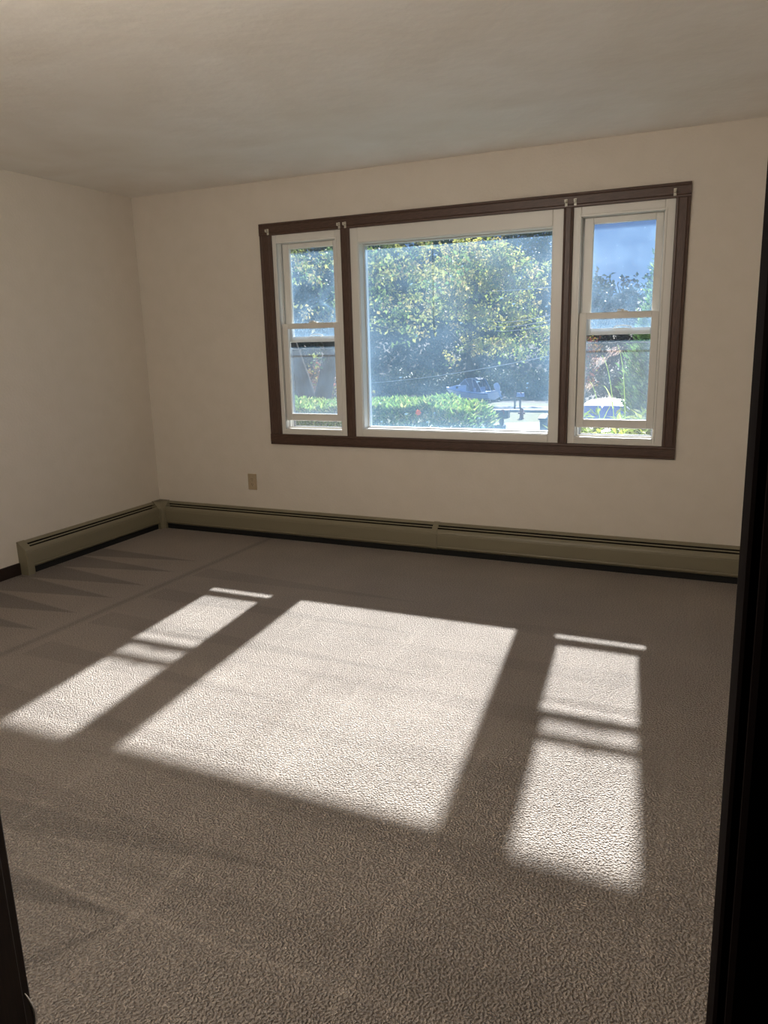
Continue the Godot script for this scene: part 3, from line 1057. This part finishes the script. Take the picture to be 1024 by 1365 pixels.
func big_trees() -> void:
	# the forked tree on the lawn, left
	var t := thing("forked_tree", "big yellowing lawn tree with a dark V-forked trunk, behind the left window", "tree", Vector3(-4.75, -1.45, -11.0))
	var st := new_st()
	trunk_tube(st, [Vector3(0, -0.1, 0), Vector3(-0.02, 0.7, 0), Vector3(0, 1.5, 0)], 0.34, 0.30)
	trunk_tube(st, [Vector3(-0.08, 1.1, 0), Vector3(-0.38, 2.1, 0), Vector3(-0.75, 3.4, 0.1), Vector3(-1.0, 5.2, 0.2)], 0.24, 0.10)
	trunk_tube(st, [Vector3(0.08, 1.1, 0), Vector3(0.30, 1.9, 0), Vector3(0.47, 2.6, 0), Vector3(0.60, 3.6, -0.1), Vector3(1.0, 5.4, -0.2)], 0.22, 0.11)
	for b in [[Vector3(0.55, 3.4, 0), Vector3(1.6, 4.1, 0.4), Vector3(2.9, 4.6, 0.6)], [Vector3(0.6, 3.0, 0), Vector3(1.4, 3.2, 0.2), Vector3(2.3, 3.0, 0.5)], [Vector3(-0.8, 3.6, 0), Vector3(-1.8, 4.2, -0.3), Vector3(-2.6, 4.4, -0.5)], [Vector3(0.9, 4.9, 0), Vector3(2.0, 5.6, 0), Vector3(3.2, 5.9, 0)]]:
		trunk_tube(st, b, 0.07, 0.02, 6)
	obj("trunk", st, M.bark, t)
	var pal := [Color(0.26, 0.36, 0.10), Color(0.36, 0.42, 0.12), Color(0.46, 0.46, 0.14), Color(0.16, 0.28, 0.09), Color(0.48, 0.40, 0.16)]
	foliage("foliage", [[Vector3(-0.3, 4.9, 0.4), Vector3(1.7, 1.1, 1.5)], [Vector3(1.9, 4.8, 0.5), Vector3(1.5, 0.95, 1.4)], [Vector3(2.9, 4.1, 0.6), Vector3(1.2, 0.75, 1.2)], [Vector3(1.6, 3.6, 0.3), Vector3(1.1, 0.6, 1.0)], [Vector3(0.6, 3.4, 0.6), Vector3(0.6, 0.45, 0.7)], [Vector3(0.3, 2.55, 0.5), Vector3(0.45, 0.2, 0.4)], [Vector3(2.7, 3.2, 0.5), Vector3(1.0, 0.5, 0.9)], [Vector3(-1.6, 3.7, 0.2), Vector3(1.2, 0.9, 1.2)]], 430, 14, 0.17, leaf_mesh(0.10, 0.07), pal, M.leaf, t)
	# the tall maple behind the boat
	t = thing("yellowing_tree", "wide yellow-green autumn tree standing behind the white boat", "tree", Vector3(-13.5, -3.4, -50.0))
	st = new_st()
	trunk_tube(st, [Vector3(0, -0.2, 0), Vector3(0.1, 2.5, 0), Vector3(0.3, 5.5, 0), Vector3(0.8, 10.0, 0)], 0.42, 0.12)
	for b in [[Vector3(0.1, 2.8, 0), Vector3(2.2, 4.6, 0.5), Vector3(4.6, 5.6, 0.8)], [Vector3(0.2, 3.4, 0), Vector3(-1.6, 5.4, 0.4), Vector3(-3.2, 6.8, 0.6)], [Vector3(0.3, 5.0, 0), Vector3(2.4, 7.2, 0.2), Vector3(4.4, 8.6, 0)], [Vector3(0.4, 6.0, 0), Vector3(-1.4, 8.4, 0), Vector3(-2.4, 10.0, 0)]]:
		trunk_tube(st, b, 0.16, 0.04, 6)
	obj("trunk", st, M.bark, t)
	pal = [Color(0.44, 0.50, 0.11), Color(0.56, 0.56, 0.14), Color(0.62, 0.56, 0.16), Color(0.32, 0.42, 0.10), Color(0.58, 0.46, 0.18)]
	foliage("foliage", [[Vector3(0.6, 9.6, 0.5), Vector3(3.6, 2.2, 3.0)], [Vector3(3.6, 9.0, 0.5), Vector3(2.6, 1.9, 2.4)], [Vector3(-2.0, 7.6, 0.6), Vector3(2.4, 1.9, 2.2)], [Vector3(3.2, 6.4, 0.8), Vector3(2.9, 1.3, 2.2)], [Vector3(0.0, 6.6, 1.0), Vector3(2.4, 1.5, 2.0)], [Vector3(3.9, 4.1, 0.9), Vector3(2.9, 1.1, 2.0)], [Vector3(0.6, 4.2, 1.0), Vector3(1.9, 0.9, 1.5)], [Vector3(5.6, 5.0, 0.5), Vector3(1.2, 0.9, 1.2)], [Vector3(-0.9, 3.4, 1.2), Vector3(0.9, 0.6, 0.8)]], 620, 14, 0.42, leaf_mesh(0.27, 0.18), pal, M.leaf, t)
	# red-leaved shrubs
	for s in [[Vector3(-9.6, ground_y(0, -20), -20.0), Vector3(1.1, 1.0, 0.8), 1.3, "red and gold autumn shrub seen between the forked trunks"], [Vector3(-8.75, ground_y(0, -21), -21.0), Vector3(0.42, 0.9, 0.5), 1.2, "reddish shrub right of the forked trunks"], [Vector3(-2.25, ground_y(0, -33), -33.0), Vector3(0.7, 1.6, 0.7), 2.6, "rust-leaved young tree at the left of the right window"]]:
		t = thing("autumn_shrub", s[3], "shrub", s[0])
		st = new_st()
		for k in 5:
			var v := Vector3(rng.randf_range(-0.4, 0.4), s[2] * 1.2, rng.randf_range(-0.3, 0.3))
			trunk_tube(st, [Vector3.ZERO, v * Vector3(0.5, 0.6, 0.5), v], 0.04, 0.01, 5)
		obj("stem", st, M.bark, t)
		foliage("foliage", [[Vector3(0, s[2], 0), s[1]]], 130, 10, 0.3, leaf_mesh(0.16, 0.10), [Color(0.30, 0.10, 0.05), Color(0.32, 0.19, 0.05), Color(0.26, 0.24, 0.05), Color(0.19, 0.07, 0.05)], M.leaf, t)


func woods() -> void:
	var kinds := [
		["dark blue-green tree", [Color(0.055, 0.10, 0.05), Color(0.08, 0.13, 0.055), Color(0.04, 0.08, 0.045)]],
		["dark olive tree", [Color(0.10, 0.12, 0.045), Color(0.13, 0.14, 0.05), Color(0.07, 0.09, 0.04)]],
		["nearly bare grey-brown tree", [Color(0.13, 0.11, 0.09), Color(0.10, 0.09, 0.08)]],
	]
	var spots := []
	for k in 9:
		spots.append([Vector3(-44.0 + 3.9 * k + rng.randf_range(-0.4, 0.4), 0, -75.0 + 2.5 * (k % 2)), 0 if k % 3 else 1, rng.randf_range(12.5, 15.0), "front row"])
	for k in 8:
		spots.append([Vector3(-49.0 + 4.8 * k + rng.randf_range(-0.5, 0.5), 0, -88.0 + 3.0 * (k % 2)), 1 if k % 3 == 1 else 0, rng.randf_range(14.5, 17.5), "back row"])
	for k in 6:
		spots.append([Vector3(-8.6 + 3.3 * k, 0, -78.0 + 4.0 * (k % 2)), 2 if k % 2 else 0, rng.randf_range(8.8, 10.4), "right end"])
	var counted := {}
	var lm := leaf_mesh(0.55, 0.36)
	for s in spots:
		var p: Vector3 = s[0]
		p.y = ground_y(p.x, p.z) - 0.1
		var h: float = s[2]
		var row: String = s[3]
		counted[row] = counted.get(row, -1) + 1
		var t := thing("woodland_tree", "%s, %s from left in the %s of the far woods" % [kinds[s[1]][0], NTH[counted[row]], row], "tree", p, 0.0, "trees of the wooded hillside")
		var st := new_st()
		trunk_tube(st, [Vector3.ZERO, Vector3(rng.randf_range(-0.2, 0.2), h * 0.4, 0), Vector3(rng.randf_range(-0.5, 0.5), h * 0.92, 0)], 0.26, 0.06, 7)
		for k in 5:
			var y := h * (0.3 + 0.11 * k)
			var a := rng.randf_range(0, TAU)
			var d := Vector3(cos(a), 0.7, sin(a)) * h * 0.17
			trunk_tube(st, [Vector3(0, y, 0), Vector3(0, y, 0) + d * 0.6, Vector3(0, y, 0) + d * 1.1 + Vector3.UP * 0.4], 0.10, 0.03, 5)
		obj("trunk", st, M.bark, t)
		var bare: bool = s[1] == 2
		foliage("foliage", [[Vector3(0, h * 0.74, 0), Vector3(h * 0.19, h * 0.26, h * 0.19)], [Vector3(0.4, h * 0.45, 0.2), Vector3(h * 0.21, h * 0.22, h * 0.2)], [Vector3(-0.3, h * 0.2, 0.6), Vector3(h * 0.17, h * 0.17, h * 0.16)]], 170 if bare else 260, 9, 1.1, lm, kinds[s[1]][1], M.leaf_dull, t)
	# undergrowth along the far side of the road
	for k in 13:
		var x := -36.0 + 3.0 * k
		var p := Vector3(x, ground_y(x, -53.0) - 0.05, -53.0 + rng.randf_range(-1.5, 1.0))
		if p.x > -16.5 and p.x < -8.0:
			p.z -= 1.8
		var t := thing("roadside_bush", "dark roadside bush, %s from left along the far side of the road" % NTH[k], "bush", p, 0.0, "dark bushes along the far side of the road")
		var st := new_st()
		for q in 4:
			var v := Vector3(rng.randf_range(-0.9, 0.9), 1.9, rng.randf_range(-0.5, 0.5))
			trunk_tube(st, [Vector3.ZERO, v * Vector3(0.5, 0.6, 0.5), v], 0.05, 0.015, 5)
		obj("stem", st, M.bark, t)
		foliage("foliage", [[Vector3(0, 1.1, 0), Vector3(1.9, 1.2, 1.1)]], 120, 9, 0.6, leaf_mesh(0.3, 0.18), [Color(0.07, 0.12, 0.05), Color(0.12, 0.15, 0.05), Color(0.16, 0.17, 0.06)], M.leaf_dull, t)


func mailbox(t: Node3D, m: Material, w: float, h: float, l: float, y: float) -> void:
	# an arched box with door and flag, its long side to the house
	var st := new_st()
	var prof := [Vector2(-w / 2, 0), Vector2(w / 2, 0), Vector2(w / 2, h - w / 2)]
	for k in range(1, 10):
		var a := PI * k / 10.0
		prof.append(Vector2(cos(a) * w / 2, h - w / 2 + sin(a) * w / 2))
	prof.append(Vector2(-w / 2, h - w / 2))
	prism(st, Vector3(-l / 2, y, 0), Vector3.BACK, Vector3.UP, Vector3.RIGHT, l, prof)
	obj("box", st, m, t)
	st = new_st()
	var big := []
	for p in prof:
		big.append(Vector2(p.x * 1.05, p.y * 1.03))
	prism(st, Vector3(l / 2, y - 0.003, 0), Vector3.BACK, Vector3.UP, Vector3.RIGHT, 0.012, big)
	obj("door", st, m, t)
	st = new_st()
	bx(st, Vector3(l * 0.2, y + h * 0.5, w / 2 + 0.002), Vector3(l * 0.2 + 0.02, y + h * 1.05, w / 2 + 0.008), 0.001)
	bx(st, Vector3(l * 0.2 - 0.06, y + h * 0.85, w / 2 + 0.002), Vector3(l * 0.2 + 0.02, y + h * 1.05, w / 2 + 0.008), 0.001)
	obj("flag", st, mat(Color(0.5, 0.16, 0.13)), t)


func mailboxes() -> void:
	var g := ground_y(-1.25, -14.5)
	var t := thing("mailbox", "dark mailbox on a post with a wide dark plinth, beside the pale drive", "mailbox", Vector3(-1.205, g, -14.5))
	mailbox(t, mat(Color(0.22, 0.24, 0.25), 0.35), 0.18, 0.21, 0.37, 1.065)
	var st := new_st()
	bx(st, Vector3(-0.05, 0.6, -0.05), Vector3(0.05, 1.062, 0.05), 0.006)
	bx(st, Vector3(-0.14, 1.04, -0.07), Vector3(0.14, 1.064, 0.07), 0.004)
	obj("post", st, mat(Color(0.30, 0.29, 0.28), 0.8), t)
	st = new_st()
	prism(st, Vector3(-0.09, 0, -0.15), Vector3.RIGHT, Vector3.UP, Vector3.BACK, 0.3, [Vector2(-0.17, -0.05), Vector2(0.165, -0.05), Vector2(0.165, 0.86), Vector2(0.145, 0.885), Vector2(-0.12, 0.885), Vector2(-0.17, 0.85)])
	obj("plinth", st, mat(Color(0.34, 0.36, 0.37), 0.8), t)
	# across the road
	t = thing("mailbox", "small pale blue mailbox on a wooden post across the road, right of the boat", "mailbox", Vector3(-6.55, ground_y(0, -38.0), -38.0))
	mailbox(t, mat(Color(0.62, 0.70, 0.85), 0.4), 0.2, 0.24, 0.40, 0.72)
	st = new_st()
	bx(st, Vector3(-0.05, -0.1, -0.05), Vector3(0.05, 0.72, 0.05), 0.006)
	bx(st, Vector3(-0.36, -0.1, -0.06), Vector3(-0.27, 1.05, 0.03), 0.008)
	bx(st, Vector3(-0.34, 0.64, -0.04), Vector3(0.1, 0.715, 0.02), 0.005)
	obj("post", st, mat(Color(0.48, 0.42, 0.36), 0.85), t)
	# red hydrant in the grass strip
	t = thing("fire_hydrant", "small rust-red fire hydrant in the grass strip beyond the drive", "hydrant", Vector3(-3.09, ground_y(0, -24.3), -24.3))
	var red := mat(Color(0.55, 0.24, 0.18), 0.6)
	st = new_st()
	tube(st, [Vector3(0, 0, 0), Vector3(0, 0.03, 0), Vector3(0, 0.031, 0), Vector3(0, 0.30, 0), Vector3(0, 0.301, 0), Vector3(0, 0.33, 0)], [0.11, 0.11, 0.075, 0.07, 0.095, 0.095], 14)
	obj("barrel", st, red, t)
	st = new_st()
	tube(st, [Vector3(0, 0.33, 0), Vector3(0, 0.37, 0), Vector3(0, 0.395, 0), Vector3(0, 0.40, 0), Vector3(0, 0.43, 0)], [0.085, 0.07, 0.035, 0.02, 0.02], 12)
	obj("cap", st, red, t)
	for s in [Vector3(1, 0, 0), Vector3(-1, 0, 0), Vector3(0, 0, 1)]:
		st = new_st()
		tube(st, [Vector3(0, 0.22, 0) + s * 0.06, Vector3(0, 0.22, 0) + s * 0.105, Vector3(0, 0.22, 0) + s * 0.106, Vector3(0, 0.22, 0) + s * 0.13], [0.035, 0.035, 0.042, 0.042], 10)
		obj("nozzle", st, red, t)
	# lidded bin
	t = thing("wheeled_bin", "dark grey lidded bin standing at the right side of the pale drive", "bin", Vector3(-0.04, ground_y(0, -14.8) + 0.03, -14.8))
	var grey := mat(Color(0.30, 0.32, 0.34), 0.6)
	st = new_st()
	var rings := []
	for k in [[0.0, 0.14], [0.1, 0.145], [0.7, 0.18], [0.98, 0.19], [1.0, 0.20]]:
		var r := []
		for q in [[-1, -0.8], [-0.8, -1], [0.8, -1], [1, -0.8], [1, 0.8], [0.8, 1], [-0.8, 1], [-1, 0.8]]:
			r.append(Vector3(q[0] * k[1], k[0], q[1] * k[1] * 1.5))
		rings.append(r)
	loft(st, rings)
	obj("body", st, grey, t)
	st = new_st()
	prism(st, Vector3(-0.21, 1.0, 0), Vector3.BACK, Vector3.UP, Vector3.RIGHT, 0.42, [Vector2(-0.31, 0), Vector2(0.31, 0), Vector2(0.29, 0.04), Vector2(0.1, 0.085), Vector2(-0.27, 0.09), Vector2(-0.31, 0.05)])
	obj("lid", st, mat(Color(0.36, 0.38, 0.40), 0.45), t)
	for s in [-1.0, 1.0]:
		st = new_st()
		tube(st, [Vector3(s * 0.15, 0.1, -0.2), Vector3(s * 0.2, 0.1, -0.2)], [0.1, 0.1], 14)
		obj("wheel", st, mat(Color(0.06, 0.06, 0.06), 0.8), t)


func boat() -> void:
	# bow to the left; seen from its side
	var at := Vector3(-11.2, ground_y(0, -43.8) + 0.03, -43.8)
	var t := thing("motor_boat", "white cabin motorboat with an outboard, on a trailer across the road", "boat", at, deg_to_rad(-12.0))
	var white := mat(Color(0.93, 0.96, 0.99), 0.25)
	var st := new_st()
	# hull sections from bow to stern: [x, keel y, chine y, gunwale y, chine half width, gunwale half width]
	var secs := [[-2.05, 1.16, 1.22, 1.33, 0.01, 0.03], [-1.8, 0.92, 1.02, 1.30, 0.12, 0.36], [-1.3, 0.70, 0.86, 1.25, 0.42, 0.72], [-0.6, 0.58, 0.76, 1.18, 0.68, 0.92], [0.3, 0.53, 0.71, 1.10, 0.80, 1.0], [1.1, 0.52, 0.69, 1.05, 0.82, 1.0], [1.62, 0.53, 0.69, 1.04, 0.82, 0.97]]
	var rings := []
	for s in secs:
		rings.append([Vector3(s[0], s[1], 0), Vector3(s[0], s[2], s[4]), Vector3(s[0], s[3] - 0.05, s[5]), Vector3(s[0], s[3], s[5] - 0.015), Vector3(s[0], s[3], -s[5] + 0.015), Vector3(s[0], s[3] - 0.05, -s[5]), Vector3(s[0], s[2], -s[4])])
	loft(st, rings)
	obj("hull", st, white, t)
	st = new_st()
	for s in [1.0, -1.0]:
		for i in secs.size() - 1:
			var a = secs[i]
			var b = secs[i + 1]
			tube(st, [Vector3(a[0], a[3] - 0.06, s * a[5]), Vector3(b[0], b[3] - 0.06, s * b[5])], [0.022, 0.022], 6)
	obj("rub_rail", st, mat(Color(0.35, 0.45, 0.62), 0.5), t)
	st = new_st()
	rings = []
	for s in [[-1.75, 1.30, 1.32, 0.2], [-1.2, 1.25, 1.45, 0.45], [-0.6, 1.18, 1.55, 0.58], [-0.15, 1.14, 1.58, 0.60]]:
		rings.append([Vector3(s[0], s[1] - 0.02, s[3] + 0.12), Vector3(s[0], s[2] - 0.05, s[3]), Vector3(s[0], s[2], s[3] * 0.8), Vector3(s[0], s[2], -s[3] * 0.8), Vector3(s[0], s[2] - 0.05, -s[3]), Vector3(s[0], s[1] - 0.02, -s[3] - 0.12)])
	loft(st, rings)
	obj("cabin", st, white, t)
	for x in [-0.85]:
		st = new_st()
		tube(st, [Vector3(x, 1.34, 0.60), Vector3(x, 1.35, 0.66)], [0.09, 0.08], 12)
		obj("porthole", st, mat(Color(0.10, 0.14, 0.2), 0.2), t)
	# windscreen: tinted panels in a frame, and the canvas cover over it
	st = new_st()
	for s in [1.0, -1.0]:
		prism(st, Vector3(0, 0, s * 0.62), Vector3.RIGHT, Vector3.UP, Vector3.BACK * s, 0.015, [Vector2(-0.65, 1.53), Vector2(-0.2, 1.90), Vector2(0.55, 1.84), Vector2(1.0, 1.08), Vector2(0.2, 1.1), Vector2(-0.1, 1.54)])
	prism(st, Vector3(0, 0, -0.62), Vector3.RIGHT, Vector3.UP, Vector3.BACK, 1.24, [Vector2(-0.66, 1.54), Vector2(-0.22, 1.90), Vector2(-0.20, 1.89), Vector2(-0.63, 1.53)])
	obj("windscreen", st, mat(Color(0.25, 0.35, 0.50), 0.15), t)
	st = new_st()
	for s in [1.0, -1.0]:
		var z: float = s * 0.635
		for l in [[Vector3(-0.66, 1.54, z), Vector3(-0.22, 1.91, z)], [Vector3(-0.22, 1.91, z), Vector3(0.2, 1.95, z), Vector3(0.56, 1.85, z)], [Vector3(0.56, 1.85, z), Vector3(0.82, 1.45, z), Vector3(1.02, 1.08, z)], [Vector3(-0.22, 1.91, z), Vector3(0.05, 1.50, z)], [Vector3(0.30, 1.92, z), Vector3(0.45, 1.1, z)]]:
			var rr := []
			for q in l:
				rr.append(0.022)
			tube(st, l, rr, 6)
	tube(st, [Vector3(-0.22, 1.91, -0.635), Vector3(-0.22, 1.91, 0.635)], [0.022, 0.022], 6)
	obj("windscreen_frame", st, white, t)
	st = new_st()
	prism(st, Vector3(0, 0, -0.64), Vector3.RIGHT, Vector3.UP, Vector3.BACK, 1.28, [Vector2(-0.24, 1.91), Vector2(0.0, 1.96), Vector2(0.3, 1.95), Vector2(0.57, 1.86), Vector2(0.57, 1.84), Vector2(0.3, 1.92), Vector2(0.0, 1.93), Vector2(-0.22, 1.89)])
	obj("canopy", st, mat(Color(0.45, 0.50, 0.56), 0.7), t)
	st = new_st()
	bx(st, Vector3(0.45, 1.0, -0.75), Vector3(0.62, 1.35, 0.75), 0.03)
	bx(st, Vector3(1.3, 1.0, -0.85), Vector3(1.6, 1.14, 0.85), 0.03)
	obj("seat", st, mat(Color(0.7, 0.76, 0.86), 0.6), t)
	# outboard, tilted up
	st = new_st()
	rings = []
	var ax := Vector3(0.42, -0.91, 0).normalized()
	var sd := Vector3(0.91, 0.42, 0)
	for k in [[-0.02, 0.05, 0.06], [0.03, 0.17, 0.15], [0.30, 0.21, 0.18], [0.46, 0.16, 0.14], [0.52, 0.10, 0.08], [0.95, 0.07, 0.05], [1.12, 0.08, 0.04]]:
		var c: Vector3 = Vector3(1.68, 1.62, 0) + ax * k[0]
		var r := []
		for q in 10:
			var a := TAU * q / 10
			r.append(c + sd * cos(a) * k[1] + Vector3.BACK * sin(a) * k[2])
		rings.append(r)
	loft(st, rings)
	var ob := obj("outboard", st, white, t)
	st = new_st()
	tube(st, [Vector3(2.10, 0.72, 0), Vector3(2.34, 0.83, 0)], [0.06, 0.045], 10)
	for k in 3:
		var a := TAU * k / 3.0
		var o := Vector3(2.34, 0.83, 0)
		var d := (Vector3.BACK * cos(a) + ax * sin(a)) * 0.17
		var e := (Vector3.BACK * cos(a + 0.6) + ax * sin(a + 0.6)) * 0.14
		quad(st, o, o + d + sd * 0.02, o + (d + e) * 0.62, o + e - sd * 0.02, sd)
	obj("propeller", st, mat(Color(0.5, 0.5, 0.5), 0.4), ob)
	# trailer
	t = thing("boat_trailer", "low dark trailer with small wheels carrying the white boat", "trailer", at, deg_to_rad(-12.0))
	var steel := mat(Color(0.30, 0.32, 0.36), 0.5, 0.3)
	st = new_st()
	for s in [-0.6, 0.6]:
		bx(st, Vector3(-1.4, 0.36, s - 0.04), Vector3(1.7, 0.44, s + 0.04), 0.01)
		tube(st, [Vector3(-1.4, 0.40, s), Vector3(-2.6, 0.40, 0)], [0.04, 0.04], 6)
		bx(st, Vector3(-0.8, 0.44, s * 0.55 - 0.05), Vector3(1.5, 0.56, s * 0.55 + 0.05), 0.01)
	for x in [-1.2, 0.2, 1.5]:
		bx(st, Vector3(x - 0.04, 0.36, -0.6), Vector3(x + 0.04, 0.42, 0.6), 0.01)
	tube(st, [Vector3(-1.9, 0.40, 0), Vector3(-1.9, 0.95, 0)], [0.04, 0.04], 6)
	obj("frame", st, steel, t)
	for s in [-1.0, 1.0]:
		st = new_st()
		tube(st, [Vector3(0.2, 0.28, s * 0.74), Vector3(0.2, 0.28, s * 0.92)], [0.28, 0.28], 18)
		var wh := obj("wheel", st, mat(Color(0.08, 0.08, 0.09), 0.8), t)
		st = new_st()
		tube(st, [Vector3(0.2, 0.28, s * 0.90), Vector3(0.2, 0.28, s * 0.93)], [0.15, 0.13], 14)
		obj("hub", st, mat(Color(0.75, 0.77, 0.8), 0.4), wh)
		st = new_st()
		var pts := []
		for k in 11:
			var a := PI * k / 10.0
			pts.append(Vector2(0.2 + cos(a) * 0.36, 0.28 + sin(a) * 0.36))
		for k in range(10, -1, -1):
			var a := PI * k / 10.0
			pts.append(Vector2(0.2 + cos(a) * 0.34, 0.28 + sin(a) * 0.34))
		prism(st, Vector3(0, 0, s * 0.83 - 0.12), Vector3.RIGHT, Vector3.UP, Vector3.BACK, 0.24, pts)
		obj("mudguard", st, mat(Color(0.7, 0.74, 0.8), 0.4), t)


func car() -> void:
	var t := thing("car", "white car parked on the drive, its windscreen facing the house behind the right window", "car", Vector3(1.27, ground_y(0, -15.0) + 0.03, -15.2))
	var paint := mat(Color(0.90, 0.91, 0.93), 0.25)
	paint.clearcoat_enabled = true
	paint.clearcoat = 0.6
	var st := new_st()
	# lower body: sections from nose (+z, towards the house) to tail
	var rings := []
	for s in [[2.15, 0.42, 0.58, 0.55], [2.0, 0.28, 0.72, 0.76], [1.5, 0.22, 0.82, 0.86], [0.7, 0.20, 0.92, 0.89], [-0.8, 0.20, 0.95, 0.90], [-1.7, 0.22, 0.98, 0.87], [-2.1, 0.32, 0.95, 0.78], [-2.2, 0.45, 0.85, 0.66]]:
		rings.append([Vector3(-s[3] * 0.92, s[1], s[0]), Vector3(-s[3], s[1] + 0.12, s[0]), Vector3(-s[3], s[2] - 0.18, s[0]), Vector3(-s[3] * 0.90, s[2], s[0]), Vector3(0, s[2] + 0.04, s[0]), Vector3(s[3] * 0.90, s[2], s[0]), Vector3(s[3], s[2] - 0.18, s[0]), Vector3(s[3], s[1] + 0.12, s[0]), Vector3(s[3] * 0.92, s[1], s[0])])
	loft(st, rings)
	obj("body", st, paint, t)
	st = new_st()
	rings = []
	for s in [[0.95, 0.93, 0.02, 0.80], [0.15, 1.36, 0.0, 0.60], [-0.2, 1.43, 0.0, 0.58], [-0.9, 1.42, 0.0, 0.58], [-1.35, 1.32, 0.0, 0.59], [-1.95, 0.97, 0.0, 0.74]]:
		var low := 0.90
		rings.append([Vector3(-0.83, low, s[0]), Vector3(-s[3] - 0.05, maxf(low + 0.01, s[1] - 0.16), s[0]), Vector3(-s[3] * 0.80, s[1] - 0.03, s[0]), Vector3(0, s[1] + 0.03, s[0]), Vector3(s[3] * 0.80, s[1] - 0.03, s[0]), Vector3(s[3] + 0.05, maxf(low + 0.01, s[1] - 0.16), s[0]), Vector3(0.83, low, s[0])])
	loft(st, rings)
	obj("roof", st, paint, t)
	var sky_glass := mat(Color(0.32, 0.50, 0.74), 0.12, 0.5)  # blue sky reflection put into the glass colour
	st = new_st()
	var n := Vector3(0, 0.85, 0.5).normalized()
	quad(st, Vector3(-0.70, 0.99, 0.93), Vector3(0.70, 0.99, 0.93), Vector3(0.52, 1.335, 0.245), Vector3(-0.52, 1.335, 0.245), n)
	for p in [[Vector3(-0.70, 0.99, 0.93), Vector3(0.70, 0.99, 0.93)], [Vector3(0.70, 0.99, 0.93), Vector3(0.52, 1.335, 0.245)], [Vector3(0.52, 1.335, 0.245), Vector3(-0.52, 1.335, 0.245)], [Vector3(-0.52, 1.335, 0.245), Vector3(-0.70, 0.99, 0.93)]]:
		quad(st, p[0], p[1], p[1] - n * 0.05, p[0] - n * 0.05, ((p[0] + p[1]) / 2 - Vector3(0, 1.16, 0.58)).normalized())
	obj("windscreen", st, sky_glass, t)
	for s in [-1.0, 1.0]:
		st = new_st()
		prism(st, Vector3(s * 0.70, 0, 0), Vector3.BACK, Vector3.UP, Vector3.RIGHT * s, 0.10, [Vector2(0.55, 0.95), Vector2(0.05, 1.27), Vector2(-0.9, 1.30), Vector2(-1.5, 0.98)])
		obj("side_window", st, sky_glass, t)
		st = new_st()
		bx(st, Vector3(s * 0.98 - 0.09, 0.95, 0.55), Vector3(s * 0.98 + 0.09, 1.07, 0.65), 0.03)
		obj("mirror", st, paint, t)
		st = new_st()
		bx(st, Vector3(s * 0.55 - 0.16, 0.58, 1.98), Vector3(s * 0.55 + 0.16, 0.70, 2.06), 0.02)
		obj("headlight", st, mat(Color(0.75, 0.8, 0.85), 0.15), t)
		for z in [1.35, -1.35]:
			st = new_st()
			tube(st, [Vector3(s * 0.70, 0.31, z), Vector3(s * 0.905, 0.31, z)], [0.31, 0.31], 20)
			var wh := obj("wheel", st, mat(Color(0.05, 0.05, 0.05), 0.8), t)
			st = new_st()
			tube(st, [Vector3(s * 0.90, 0.31, z), Vector3(s * 0.915, 0.31, z)], [0.2, 0.18], 14)
			obj("hub", st, mat(Color(0.7, 0.7, 0.72), 0.3, 0.6), wh)


func cable(called: String, a: Vector3, b: Vector3, sag: float, r: float, m: Material, label: String, group := "") -> void:
	var st := new_st()
	var pts := []
	var rr := []
	for k in 25:
		var u := k / 24.0
		pts.append(a.lerp(b, u) - Vector3.UP * sag * 4.0 * u * (1.0 - u))
		rr.append(r)
	tube(st, pts, rr, 6)
	tag(obj(called, st, m), label, "cable", group)


func wires() -> void:
	var m := mat(Color(0.72, 0.74, 0.76), 0.4)
	var px := -0.30
	var pz := -18.0
	var t := thing("utility_pole", "wooden utility pole on the lawn that carries the lines", "pole", Vector3(px, ground_y(px, pz), pz))
	var ps := new_st()
	tube(ps, [Vector3(0, -0.2, 0), Vector3(0, 6.2, 0)], [0.125, 0.10], 10)
	obj("pole", ps, M.bark, t)
	cable("utility_line", Vector3(-16.65, -0.95, -32.2), Vector3(px - 0.13, 0.84, pz), 0.30, 0.012, m, "lowest sagging utility line, crossing just above the boat")
	var k := 0
	var far := Vector3(-16.2, 0, -61.0)
	t = thing("utility_pole", "far utility pole standing behind the yellow-green tree", "pole", far + Vector3(0, ground_y(0, -61.0), 0))
	ps = new_st()
	tube(ps, [Vector3(0, -0.2, 0), Vector3(0, 9.0, 0)], [0.14, 0.11], 10)
	obj("pole", ps, M.bark, t)
	for y in [1.76, 1.88, 2.02]:
		cable("utility_line", far + Vector3(0.15, 2.6 + 3.0 * (y - 1.88), 0), Vector3(px - 0.1, y, pz - 0.06), 0.35, 0.014, m, ["lower", "middle", "upper"][k] + " one of three close utility lines right of the tree crown", "three close utility lines")
		k += 1
	cable("utility_line", far + Vector3(0.15, 5.2, 0), Vector3(px - 0.1, 2.74, pz - 0.06), 0.05, 0.014, m, "highest level utility line across the middle window")
	var st := new_st()
	tube(st, [Vector3(2.243, 2.48, -0.5), Vector3(2.244, 2.0, -0.5), Vector3(2.247, 1.74, -0.5), Vector3(2.252, 1.715, -0.5), Vector3(2.262, 1.708, -0.5)], [0.0022, 0.0022, 0.0022, 0.0022, 0.0022], 6)
	tag(obj("hanging_cord", st, mat(Color(0.12, 0.13, 0.13), 0.7)), "thin dark cord hanging from the eave outside the middle window", "cord")
